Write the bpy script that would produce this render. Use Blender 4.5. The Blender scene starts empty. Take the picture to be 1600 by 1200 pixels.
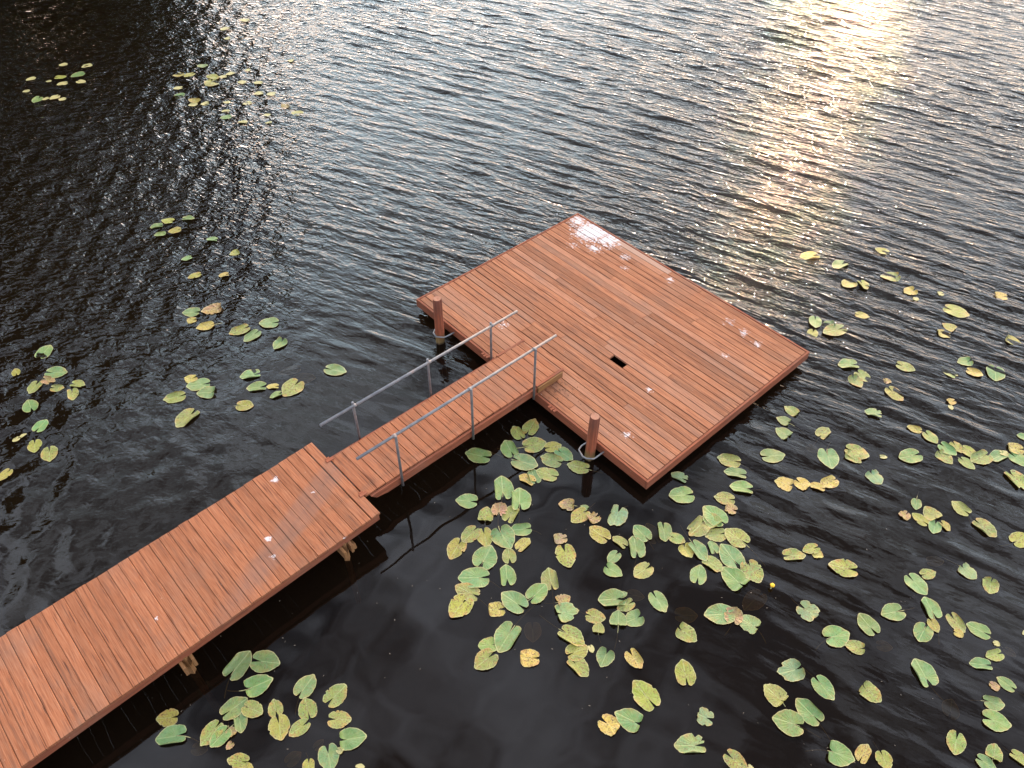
import bpy, bmesh, math, random
import numpy as np
from mathutils import Vector, Matrix, noise as mnoise

# ---------------------------------------------------------------- camera
scene = bpy.context.scene
COL = scene.collection
CAM_H = 9.78
PITCH, ROLL, FPX = 0.80114, 0.00954, 1244.9
cd = bpy.data.cameras.new('camera'); cam = bpy.data.objects.new('camera', cd); COL.objects.link(cam)
cd.sensor_fit = 'HORIZONTAL'; cd.sensor_width = 36.0; cd.lens = FPX / 1600 * 36.0
cd.clip_start = 0.1; cd.clip_end = 2000
Fv = Vector((0, math.cos(PITCH), -math.sin(PITCH))); Rv = Vector((1, 0, 0)); Uv = Rv.cross(Fv)
R2 = Rv * math.cos(ROLL) + Uv * math.sin(ROLL); U2 = Uv * math.cos(ROLL) - Rv * math.sin(ROLL)
M = Matrix((R2, U2, -Fv)).transposed().to_4x4(); M.translation = Vector((0, 0, CAM_H))
cam.matrix_world = M
scene.camera = cam

# ---------------------------------------------------------------- sky
SUN_EL, SUN_AZ = math.radians(19), math.radians(22)          # azimuth clockwise from +y
sun_dir = Vector((math.sin(SUN_AZ) * math.cos(SUN_EL), math.cos(SUN_AZ) * math.cos(SUN_EL), math.sin(SUN_EL)))
world = bpy.data.worlds.new('World'); scene.world = world; world.use_nodes = True
NT = world.node_tree; NT.nodes.clear()
def N(nt, typ, **kw):
    n = nt.nodes.new(typ)
    for k, v in kw.items():
        if k.startswith('i_'):
            key = k[2:]; key = int(key) if key.isdigit() else key.replace('_', ' ')
            n.inputs[key].default_value = v
        else: setattr(n, k, v)
    return n
def mathn(nt, op, a, b=None, c=None, clamp=False):
    n = nt.nodes.new('ShaderNodeMath'); n.operation = op; n.use_clamp = clamp
    for i, s in enumerate((a, b, c)):
        if s is None: continue
        if isinstance(s, (int, float)): n.inputs[i].default_value = s
        else: nt.links.new(s, n.inputs[i])
    return n.outputs[0]
def vmath(nt, op, a, b=None):
    n = nt.nodes.new('ShaderNodeVectorMath'); n.operation = op
    for i, s in enumerate((a, b)):
        if s is None: continue
        if isinstance(s, (tuple, list, Vector)): n.inputs[i].default_value = tuple(s)
        else: nt.links.new(s, n.inputs[i])
    return n.outputs['Value'] if op in ('DOT_PRODUCT', 'DISTANCE', 'LENGTH') else n.outputs[0]
def mixc(nt, fac, a, b, blend='MIX'):
    n = nt.nodes.new('ShaderNodeMix'); n.data_type = 'RGBA'; n.blend_type = blend
    for idx, s in ((0, fac), (6, a), (7, b)):
        if isinstance(s, (int, float)): n.inputs[idx].default_value = s
        elif isinstance(s, (tuple, list)): n.inputs[idx].default_value = tuple(s) + ((1,) if len(s) == 3 else ())
        else: nt.links.new(s, n.inputs[idx])
    return n.outputs[2]
def ramp(nt, fac, stops, interp='LINEAR'):
    n = nt.nodes.new('ShaderNodeValToRGB'); n.color_ramp.interpolation = interp
    el = n.color_ramp.elements
    while len(el) < len(stops): el.new(0.5)
    for e, (p, c) in zip(el, stops):
        e.position = p; e.color = (c, c, c, 1) if isinstance(c, (int, float)) else tuple(c) + (1,)
    nt.links.new(fac, n.inputs[0]); return n.outputs[0]
def noise(nt, vec, scale, detail=3, rough=0.5, dist=0.0):
    n = N(nt, 'ShaderNodeTexNoise'); n.inputs['Scale'].default_value = scale; n.inputs['Detail'].default_value = detail
    n.inputs['Roughness'].default_value = rough; n.inputs['Distortion'].default_value = dist
    nt.links.new(vec, n.inputs['Vector']); return n.outputs['Fac']
def mapping(nt, vec, loc=(0, 0, 0), rot=(0, 0, 0), scale=(1, 1, 1)):
    n = N(nt, 'ShaderNodeMapping'); n.inputs['Location'].default_value = loc
    n.inputs['Rotation'].default_value = rot; n.inputs['Scale'].default_value = scale
    nt.links.new(vec, n.inputs['Vector']); return n.outputs[0]

SKY_STRENGTH = 0.10
sky = N(NT, 'ShaderNodeTexSky', sky_type='NISHITA', sun_disc=False, sun_elevation=SUN_EL, sun_rotation=SUN_AZ,
        air_density=1.0, dust_density=1.6, ozone_density=1.0)
geo = N(NT, 'ShaderNodeTexCoord'); dirv = geo.outputs['Generated']
sep = N(NT, 'ShaderNodeSeparateXYZ'); NT.links.new(dirv, sep.inputs[0])
# broken high cloud, brighter towards the sun
zc = mathn(NT, 'MAXIMUM', sep.outputs[2], 0.06)
cv = N(NT, 'ShaderNodeCombineXYZ')
NT.links.new(mathn(NT, 'DIVIDE', sep.outputs[0], zc), cv.inputs[0]); NT.links.new(mathn(NT, 'DIVIDE', sep.outputs[1], zc), cv.inputs[1])
cl1 = noise(NT, cv.outputs[0], 3.2, 6, 0.58, 0.5)
cmask = ramp(NT, cl1, [(0.40, 0.05), (0.60, 1.0)])
sd = vmath(NT, 'DOT_PRODUCT', dirv, tuple(sun_dir))
sdc = mathn(NT, 'MAXIMUM', sd, 0.0)
glow = mathn(NT, 'POWER', sdc, 22.0); glow2 = mathn(NT, 'POWER', sdc, 420.0)
low = ramp(NT, sep.outputs[2], [(0.0, 1.0), (0.52, 0.86), (0.74, 0.24), (0.90, 0.0)])
front = ramp(NT, mathn(NT, 'ADD', mathn(NT, 'MULTIPLY', vmath(NT, 'DOT_PRODUCT', dirv, (math.sin(SUN_AZ), math.cos(SUN_AZ), 0)), .5), .5), [(0.40, 0.0), (0.74, 1.0)])
low = mathn(NT, 'MULTIPLY', mathn(NT, 'MULTIPLY', low, front), ramp(NT, sep.outputs[0], [(0.0, 1.0), (0.40, 0.66), (0.8, 0.55)]))
lum = mathn(NT, 'ADD', mathn(NT, 'MULTIPLY', low, 56.0), 29.0)
cool = mixc(NT, low, (0.80, 0.86, 1.0), (0.70, 0.90, 1.0))
warmk = mathn(NT, 'MULTIPLY', ramp(NT, sep.outputs[2], [(0.06, 1.0), (0.34, 0.0)]), front)
cool = mixc(NT, warmk, cool, (1.0, 0.72, 0.54))
cloudc = vmath(NT, 'SCALE', cool); cloudc.node.inputs['Scale'].default_value = 1
NT.links.new(lum, cloudc.node.inputs['Scale'])
mixed = mixc(NT, mathn(NT, 'MAXIMUM', mathn(NT, 'MULTIPLY', cmask, 0.95), mathn(NT, 'MULTIPLY', low, .85)), sky.outputs[0], cloudc)
g1 = vmath(NT, 'SCALE', (1.0, 0.55, 0.25)); NT.links.new(mathn(NT, 'MULTIPLY', glow, 3.0), g1.node.inputs['Scale'])
g2 = vmath(NT, 'SCALE', (1.0, 0.46, 0.13)); NT.links.new(mathn(NT, 'MULTIPLY', glow2, 30.0), g2.node.inputs['Scale'])
tot = vmath(NT, 'ADD', vmath(NT, 'ADD', mixed, g1), g2)
bg = N(NT, 'ShaderNodeBackground'); NT.links.new(tot, bg.inputs['Color']); bg.inputs['Strength'].default_value = SKY_STRENGTH
wo = N(NT, 'ShaderNodeOutputWorld'); NT.links.new(bg.outputs[0], wo.inputs['Surface'])

sl = bpy.data.lights.new('sun', 'SUN'); sl.energy = 2.6; sl.angle = math.radians(0.6); sl.color = (1.0, 0.58, 0.26)
so = bpy.data.objects.new('sun', sl); COL.objects.link(so)
so.rotation_euler = (-sun_dir).to_track_quat('-Z', 'Y').to_euler()
scene.view_settings.view_transform = 'Standard'; scene.view_settings.look = 'None'
scene.view_settings.exposure = 0.28; scene.view_settings.gamma = 1.0; scene.view_settings.use_curve_mapping = False
scene.cycles.max_bounces = 6; scene.cycles.transparent_max_bounces = 8
scene.cycles.caustics_reflective = False; scene.cycles.caustics_refractive = False
scene.cycles.sample_clamp_indirect = 6.0

# ---------------------------------------------------------------- helpers
def new_mat(name):
    m = bpy.data.materials.new(name); m.use_nodes = True; nt = m.node_tree; nt.nodes.clear()
    out = N(nt, 'ShaderNodeOutputMaterial'); return m, nt, out
def principled(nt, out, color=None, rough=0.5, metal=0.0, spec=0.5, bump=None, bump_s=0.3, bump_d=0.01):
    p = N(nt, 'ShaderNodeBsdfPrincipled')
    p.inputs['Metallic'].default_value = metal; p.inputs['Specular IOR Level'].default_value = spec
    for key, v in (('Base Color', color), ('Roughness', rough)):
        if isinstance(v, (int, float)): p.inputs[key].default_value = v
        elif isinstance(v, tuple): p.inputs[key].default_value = v + (1,)
        elif v is not None: nt.links.new(v, p.inputs[key])
    if bump is not None:
        b = N(nt, 'ShaderNodeBump'); b.inputs['Strength'].default_value = bump_s; b.inputs['Distance'].default_value = bump_d
        nt.links.new(bump, b.inputs['Height']); nt.links.new(b.outputs[0], p.inputs['Normal'])
    nt.links.new(p.outputs[0], out.inputs['Surface']); return p
def obj(name, me, mat=None, parent=None):
    o = bpy.data.objects.new(name, me); COL.objects.link(o)
    if mat and not me.materials: me.materials.append(mat)
    if parent: o.parent = parent
    return o
def empty(name, loc=(0, 0, 0), rz=0.0):
    o = bpy.data.objects.new(name, None); COL.objects.link(o); o.location = loc; o.rotation_euler = (0, 0, rz); return o
def tag(o, label, cat, group=None, kind=None):
    if label: o['label'] = label
    if cat: o['category'] = cat
    if group: o['group'] = group
    if kind: o['kind'] = kind
    return o
class MB:
    """collects boards and tubes; every board gets wood UVs (metres along, across) and a tone colour"""
    def __init__(s): s.v = []; s.f = []; s.uv = []; s.tone = []; s.sm = []
    def board(s, p0, p1, width, thick, tone=0.5, up=(0, 0, 1), seed=None, bev=0.004, twist=0.0, wear=0.0):
        p0 = Vector(p0); p1 = Vector(p1); d = p1 - p0; L = d.length; d.normalize()
        up = Vector(up); side = up.cross(d).normalized(); upn = d.cross(side).normalized()
        rnd = random.Random(seed if seed is not None else hash((round(p0.x, 3), round(p0.y, 3), round(p1.x, 3), round(p1.z, 3))))
        ou, ov = rnd.uniform(0, 60), rnd.uniform(0, 60)
        w, t = width / 2, thick / 2; b = min(bev, w * .4, t * .4)
        prof = [(-w + b, -t), (w - b, -t), (w, -t + b), (w, t - b), (w - b, t), (-w + b, t), (-w, t - b), (-w, -t + b)]
        base = len(s.v); n = max(2, int(L / 0.5) + 1)
        for i in range(n + 1):
            q = p0 + d * (L * i / n); tw = twist * math.sin(math.pi * i / n)
            for a, c in prof: s.v.append(tuple(q + side * a + upn * (c + tw * a / w if w else c)))
        for i in range(n):
            for k in range(8):
                a = base + i * 8 + k; a2 = base + i * 8 + (k + 1) % 8
                s.f.append((a, a2, a2 + 8, a + 8))
                ua, ub = ou + L * i / n, ou + L * (i + 1) / n
                def vv(kk):
                    x = prof[kk % 8]; return ov + (x[0] if kk % 8 in (0, 1, 4, 5) else x[0] + x[1])
                va, vb = vv(k), vv(k + 1)
                s.uv += [(ua, va), (ua, vb), (ub, vb), (ub, va)]; s.tone += [(tone, wear, rnd.random())] * 4
        s.f.append(tuple(base + k for k in range(7, -1, -1))); s.uv += [(ou + prof[k][1], ov + prof[k][0]) for k in range(7, -1, -1)]; s.tone += [(tone * .8, wear, .5)] * 8
        e = base + n * 8
        s.f.append(tuple(e + k for k in range(8))); s.uv += [(ou + prof[k][1], ov + prof[k][0]) for k in range(8)]; s.tone += [(tone * .8, wear, .5)] * 8
    def tube(s, pts, rad, seg=12, cap=True, tone=.5):
        pts = [Vector(p) for p in pts]; base = len(s.v); n = len(pts)
        prev = None; ls = 0
        for i, p in enumerate(pts):
            if i == 0: t = pts[1] - p
            elif i == n - 1: t = p - pts[i - 1]
            else: t = (pts[i + 1] - p).normalized() + (p - pts[i - 1]).normalized()
            t.normalize()
            a = Vector((0, 0, 1)) if abs(t.z) < .9 else Vector((1, 0, 0))
            x = (a.cross(t)).normalized() if prev is None else (prev - t * prev.dot(t)).normalized()
            prev = x; y = t.cross(x)
            r = rad[i] if isinstance(rad, (list, tuple)) else rad
            for k in range(seg):
                an = 2 * math.pi * k / seg; s.v.append(tuple(p + x * (math.cos(an) * r) + y * (math.sin(an) * r)))
        for i in range(n - 1):
            l = (pts[i + 1] - pts[i]).length
            for k in range(seg):
                a = base + i * seg + k; b = base + i * seg + (k + 1) % seg
                s.f.append((a, b, b + seg, a + seg)); u0, u1 = k / seg * .45, (k + 1) / seg * .45
                s.uv += [(ls, u0), (ls, u1), (ls + l, u1), (ls + l, u0)]; s.tone += [(tone, 0, .5)] * 4
            ls += l
        if cap:
            s.f.append(tuple(base + k for k in range(seg - 1, -1, -1))); s.uv += [(0, 0)] * seg; s.tone += [(tone, 0, .5)] * seg
            e = base + (n - 1) * seg; s.f.append(tuple(e + k for k in range(seg)))
            s.uv += [(.2 * math.cos(2 * math.pi * k / seg) + 3, .2 * math.sin(2 * math.pi * k / seg)) for k in range(seg)]; s.tone += [(tone, 0, .5)] * seg
    def build(s, name, mat, parent=None, smooth=False):
        me = bpy.data.meshes.new(name); me.from_pydata(s.v, [], s.f)
        uv = me.uv_layers.new(name='UVMap'); uv.data.foreach_set('uv', np.array(s.uv, dtype=np.float32).ravel())
        ca = me.color_attributes.new('tone', 'FLOAT_COLOR', 'CORNER')
        t = np.ones((len(s.tone), 4), dtype=np.float32); t[:, :3] = np.array(s.tone); ca.data.foreach_set('color', t.ravel())
        if smooth:
            me.polygons.foreach_set('use_smooth', [len(f) == 4 for f in s.f])
        me.update(); return obj(name, me, mat, parent)

# ---------------------------------------------------------------- materials
def splat_mask(nt, pos, spots):
    """white droppings: ragged blobs at real places on the boards"""
    tot = None
    nz = noise(nt, pos, 20.0, 6, 0.75)
    for (x, y, z, r, s) in spots:
        d = vmath(nt, 'DISTANCE', pos, (x, y, z))
        m = mathn(nt, 'MULTIPLY', mathn(nt, 'SUBTRACT', 1.0, mathn(nt, 'DIVIDE', d, r), clamp=True), s)
        tot = m if tot is None else mathn(nt, 'MAXIMUM', tot, m)
    v = mathn(nt, 'ADD', tot, mathn(nt, 'MULTIPLY', mathn(nt, 'SUBTRACT', nz, 0.5), 3.6))
    v = mathn(nt, 'MULTIPLY', v, ramp(nt, tot, [(0.0, 0.0), (0.15, 1.0)]))
    return ramp(nt, v, [(0.50, 0.0), (0.85, 1.0)])
def wood_mat(name, c_main, c_dark, c_pale, spots=(), worn=0.5, shadow_band=None):
    m, nt, out = new_mat(name)
    uvn = N(nt, 'ShaderNodeUVMap'); uvn.uv_map = 'UVMap'; uv = uvn.outputs[0]
    at = N(nt, 'ShaderNodeVertexColor'); at.layer_name = 'tone'
    sp = N(nt, 'ShaderNodeSeparateColor'); nt.links.new(at.outputs[0], sp.inputs[0])
    tone, wear, rnd = sp.outputs[0], sp.outputs[1], sp.outputs[2]
    g1 = noise(nt, mapping(nt, uv, scale=(1.3, 26, 1)), 1.0, 4, 0.6, 0.6)
    g2 = noise(nt, mapping(nt, uv, scale=(3.5, 95, 1)), 1.0, 3, 0.6, 0.2)
    blot = noise(nt, mapping(nt, uv, scale=(2.2, 7, 1)), 1.0, 4, 0.6)
    tcg = N(nt, 'ShaderNodeTexCoord'); pos = N(nt, 'ShaderNodeNewGeometry').outputs['Position']
    col = mixc(nt, ramp(nt, g1, [(0.30, 0.0), (0.70, 1.0)]), c_dark, c_main)
    col = mixc(nt, mathn(nt, 'MULTIPLY', ramp(nt, g2, [(0.45, 0.0), (0.75, 1.0)]), 0.45), col, c_pale)
    # bare, weathered streaks where the stain has worn off
    streak = ramp(nt, mathn(nt, 'ADD', mathn(nt, 'MULTIPLY', g1, 0.55), mathn(nt, 'MULTIPLY', blot, 0.45)), [(0.36, 1.0), (0.47, 0.0)])
    wcol = (0.13, 0.066, 0.045)
    col = mixc(nt, mathn(nt, 'MULTIPLY', streak, worn * .7), col, wcol)
    col = mixc(nt, ramp(nt, g2, [(.30, .65), (.44, 0.)]), col, tuple(v * .62 for v in c_dark))
    crack = ramp(nt, noise(nt, mapping(nt, uv, scale=(1.6, 60, 1), loc=(7, 3, 0)), 1.0, 2, 0.5, 0.3), [(0.31, 1.0), (0.37, 0.0)])
    col = mixc(nt, mathn(nt, 'MULTIPLY', crack, 0.75), col, (0.05, 0.022, 0.018))
    wx = ramp(nt, noise(nt, pos, 1.1, 5, .65), [(.50, 0.), (.68, .55)])
    col = mixc(nt, mathn(nt, 'MULTIPLY', wx, mathn(nt, 'ADD', g1, .2)), col, (0.205, 0.115, 0.078))
    # board-to-board tone
    tn = mathn(nt, 'ADD', mathn(nt, 'MULTIPLY', tone, 0.95), 0.44)
    sc = vmath(nt, 'SCALE', col); nt.links.new(tn, sc.node.inputs['Scale']); col = sc
    col = mixc(nt, wear, col, (0.42, 0.28, 0.21))
    fleck = ramp(nt, noise(nt, pos, 38.0, 2, 0.5), [(0.73, 0.0), (0.78, 1.0)])
    col = mixc(nt, mathn(nt, 'MULTIPLY', fleck, 0.5), col, (0.45, 0.34, 0.29))
    if shadow_band:   # soft grey shadow strip, painted into the board colour
        (bx, by, dx, dy, w, l) = shadow_band
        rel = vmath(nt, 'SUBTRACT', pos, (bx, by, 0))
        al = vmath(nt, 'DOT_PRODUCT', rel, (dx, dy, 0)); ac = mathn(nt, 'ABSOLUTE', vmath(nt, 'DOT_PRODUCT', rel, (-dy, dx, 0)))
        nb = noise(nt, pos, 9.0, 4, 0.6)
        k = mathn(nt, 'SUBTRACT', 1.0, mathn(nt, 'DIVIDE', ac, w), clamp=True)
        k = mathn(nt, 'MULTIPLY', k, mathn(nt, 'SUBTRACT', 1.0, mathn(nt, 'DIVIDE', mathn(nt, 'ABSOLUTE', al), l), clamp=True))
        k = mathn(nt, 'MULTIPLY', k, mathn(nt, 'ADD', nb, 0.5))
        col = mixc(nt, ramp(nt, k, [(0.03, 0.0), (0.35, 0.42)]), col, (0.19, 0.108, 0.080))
    if spots:
        col = mixc(nt, mathn(nt, 'MULTIPLY', splat_mask(nt, pos, spots), 0.74), col, (0.62, 0.59, 0.59))
    h = mathn(nt, 'ADD', mathn(nt, 'MULTIPLY', g1, 0.6), mathn(nt, 'MULTIPLY', g2, 0.4))
    h = mathn(nt, 'SUBTRACT', h, mathn(nt, 'MULTIPLY', crack, 0.6))
    principled(nt, out, col, 0.86, spec=0.15, bump=h, bump_s=0.5, bump_d=0.004)
    return m
MAIN, DARK, PALE = (0.345, 0.136, 0.066), (0.205, 0.070, 0.034), (0.45, 0.23, 0.132)
platform_spots = [(1.602, 13.554, .28, .62, 1.35), (1.334, 13.935, .28, .34, 1.0), (1.907, 13.272, .28, .46, 1.1), (1.63, 12.988, .28, .26, 1.0),
    (1.2, 13.1, .28, .22, .6), (2.203, 12.703, .28, .17, .9), (2.171, 12.356, .28, .13, .8), (2.993, 12.013, .28, .14, .75), (4.116, 10.526, .28, .17, .9),
    (4.274, 10.246, .28, .16, .85), (3.657, 9.93, .28, .12, .95), (2.262, 9.103, .28, .11, 1.0), (1.81, 8.114, .28, .15, .8), (-.148, 10.687, .28, .16, .75), (3.9, 10.8, .28, .2, .55)]
walk_spots = [(-3.39, 6.962, .58, .10, 1.1), (-3.271, 5.961, .58, .075, 1.2), (-3.149, 5.674, .58, .07, .9), (-2.229, 5.982, .58, .07, .8), (-4.415, 4.779, .58, .05, .8), (-2.8, 6.75, .58, .05, .8)]
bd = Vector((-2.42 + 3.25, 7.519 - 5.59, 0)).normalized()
M_PLAT = wood_mat('stained_decking', MAIN, DARK, PALE, platform_spots, worn=.8)
M_WALK = wood_mat('stained_walkway_boards', (0.345, 0.123, 0.056), (0.235, 0.080, 0.036), PALE, walk_spots, worn=.62, shadow_band=(-2.82, 6.58, bd.x, bd.y, .24, 2.4))
M_RAMP = wood_mat('stained_ramp_boards', (0.350, 0.123, 0.056), (0.235, 0.079, 0.037), PALE, [(0.2, 9.1, .44, .07, .8)], worn=.5)
M_TRIM = wood_mat('stained_trim', (0.280, 0.086, 0.042), (0.18, 0.050, 0.026), (0.33, 0.14, 0.08), worn=.6)
M_RAW = wood_mat('bare_timber', (0.28, 0.135, 0.05), (0.18, 0.08, 0.03), (0.37, 0.21, 0.09), worn=.5)

def pile_mat():
    m, nt, out = new_mat('painted_piling')
    uvn = N(nt, 'ShaderNodeUVMap'); uv = uvn.outputs[0]
    pos = N(nt, 'ShaderNodeTexCoord').outputs['Object']
    sp = N(nt, 'ShaderNodeSeparateXYZ'); nt.links.new(pos, sp.inputs[0]); z = sp.outputs[2]
    g = noise(nt, mapping(nt, pos, scale=(30, 30, 2.5)), 1.0, 4, 0.65, 0.4)
    b = noise(nt, mapping(nt, pos, scale=(10, 10, 4)), 1.0, 4, 0.6)
    col = mixc(nt, ramp(nt, g, [(0.35, 0.0), (0.68, 1.0)]), (0.16, 0.045, 0.024), (0.33, 0.092, 0.042))
    top = ramp(nt, mathn(nt, 'ADD', z, mathn(nt, 'MULTIPLY', mathn(nt, 'SUBTRACT', b, .5), .7)), [(0.45, 0.0), (0.85, 1.0)])
    col = mixc(nt, mathn(nt, 'MULTIPLY', top, .7), col, (0.12, 0.045, 0.03))
    bot = ramp(nt, mathn(nt, 'ADD', z, mathn(nt, 'MULTIPLY', mathn(nt, 'SUBTRACT', b, .5), .25)), [(0.10, 1.0), (0.24, 0.0)])
    col = mixc(nt, bot, col, (0.20, 0.13, 0.05))
    wet = ramp(nt, z, [(0.0, 1.0), (0.05, 0.0)])
    col = mixc(nt, wet, col, (0.045, 0.028, 0.015))
    strk = ramp(nt, noise(nt, mapping(nt, pos, scale=(45, 45, 1.2), loc=(3, 1, 0)), 1.0, 2, .5), [(0.66, 0.0), (0.72, 1.0)])
    col = mixc(nt, mathn(nt, 'MULTIPLY', strk, .6), col, (0.42, 0.24, 0.17))
    principled(nt, out, col, .7, spec=.3, bump=g, bump_s=.7, bump_d=.01); return m
M_PILE = pile_mat()
def endgrain_mat():
    m, nt, out = new_mat('piling_end_grain')
    pos = N(nt, 'ShaderNodeTexCoord').outputs['Object']
    w = N(nt, 'ShaderNodeTexWave', wave_type='RINGS', rings_direction='Z'); w.inputs['Scale'].default_value = 28; w.inputs['Distortion'].default_value = 3
    nt.links.new(pos, w.inputs['Vector'])
    n = noise(nt, pos, 22, 4, .6)
    col = mixc(nt, w.outputs['Fac'], (0.28, 0.12, 0.07), (0.36, 0.185, 0.12)); col = mixc(nt, ramp(nt, n, [(.35, 1.), (.5, 0.)]), col, (0.26, .09, .05))
    principled(nt, out, col, .8, spec=.2, bump=n, bump_s=.5); return m
M_END = endgrain_mat()
def metal_mat():
    m, nt, out = new_mat('galvanised_pipe')
    pos = N(nt, 'ShaderNodeTexCoord').outputs['Object']
    n = noise(nt, pos, 9, 4, .6); n2 = noise(nt, pos, 60, 2, .5)
    col = mixc(nt, ramp(nt, n, [(.4, 0.), (.65, 1.)]), (0.135, 0.13, 0.133), (0.21, 0.198, 0.192))
    col = mixc(nt, ramp(nt, mathn(nt, 'ADD', mathn(nt, 'MULTIPLY', n, .6), mathn(nt, 'MULTIPLY', n2, .4)), [(.56, 0.), (.66, .7)]), col, (0.30, 0.165, 0.115))
    principled(nt, out, col, .55, metal=.2, bump=n2, bump_s=.15); return m
M_METAL = metal_mat()
def plain_mat(name, col, rough=.6):
    m, nt, out = new_mat(name); pos = N(nt, 'ShaderNodeTexCoord').outputs['Object']
    n = noise(nt, pos, 12, 4, .6); c = mixc(nt, n, tuple(v * .6 for v in col), tuple(min(1, v * 1.4) for v in col))
    principled(nt, out, c, rough, spec=.3); return m

def water_mat():
    m, nt, out = new_mat('lake_water')
    pos = N(nt, 'ShaderNodeNewGeometry').outputs['Position']
    at = N(nt, 'ShaderNodeVertexColor'); at.layer_name = 'chop'
    sp = N(nt, 'ShaderNodeSeparateColor'); nt.links.new(at.outputs[0], sp.inputs[0]); chop, mess = sp.outputs[0], sp.outputs[1]
    warp = noise(nt, pos, 0.5, 3, .5)
    # short capillary ripples riding on the waves: long-crested in open water, broken up on the left
    al = lambda a, sx, sy: mapping(nt, mapping(nt, pos, rot=(0, 0, math.radians(a))), scale=(sx, sy, 1))
    a1 = noise(nt, al(27, .34, 1.35), 4.6, 1.8, .55, .5)
    a2 = noise(nt, al(33, .42, 1.2), 11.0, 1.2, .5, .5)
    a3 = noise(nt, mapping(nt, pos, rot=(0, 0, math.radians(-25)), scale=(0.8, 1.2, 1)), 7.0, 1.5, .55, .8)
    h = mathn(nt, 'ADD', mathn(nt, 'MULTIPLY', a1, .072), mathn(nt, 'MULTIPLY', a2, .028))
    hm = mathn(nt, 'ADD', mathn(nt, 'MULTIPLY', a3, .070), mathn(nt, 'MULTIPLY', a2, .024))
    mx = N(nt, 'ShaderNodeMix'); nt.links.new(mess, mx.inputs[0]); nt.links.new(h, mx.inputs[2]); nt.links.new(hm, mx.inputs[3])
    hh = mathn(nt, 'MULTIPLY', mx.outputs[0], mathn(nt, 'POWER', chop, 1.5))
    b = N(nt, 'ShaderNodeBump'); b.inputs['Strength'].default_value = 1.0; b.inputs['Distance'].default_value = 1.0
    nt.links.new(hh, b.inputs['Height'])
    fr = N(nt, 'ShaderNodeFresnel'); fr.inputs['IOR'].default_value = 1.333; nt.links.new(b.outputs[0], fr.inputs['Normal'])
    gl = N(nt, 'ShaderNodeBsdfGlossy'); gl.inputs['Roughness'].default_value = .02; nt.links.new(b.outputs[0], gl.inputs['Normal'])
    murk = noise(nt, pos, 1.3, 4, .6)
    df = N(nt, 'ShaderNodeBsdfDiffuse'); nt.links.new(mixc(nt, murk, (0.0048, 0.0032, 0.0022), (0.0085, 0.0054, 0.0034)), df.inputs['Color'])
    tr = N(nt, 'ShaderNodeBsdfTransparent'); tr.inputs['Color'].default_value = (0.66, 0.50, 0.30, 1)
    m1 = N(nt, 'ShaderNodeMixShader'); m1.inputs[0].default_value = .50
    nt.links.new(df.outputs[0], m1.inputs[1]); nt.links.new(tr.outputs[0], m1.inputs[2])
    m2 = N(nt, 'ShaderNodeMixShader'); nt.links.new(fr.outputs[0], m2.inputs[0])
    nt.links.new(m1.outputs[0], m2.inputs[1]); nt.links.new(gl.outputs[0], m2.inputs[2])
    nt.links.new(m2.outputs[0], out.inputs['Surface']); return m
M_WATER = water_mat()

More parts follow.
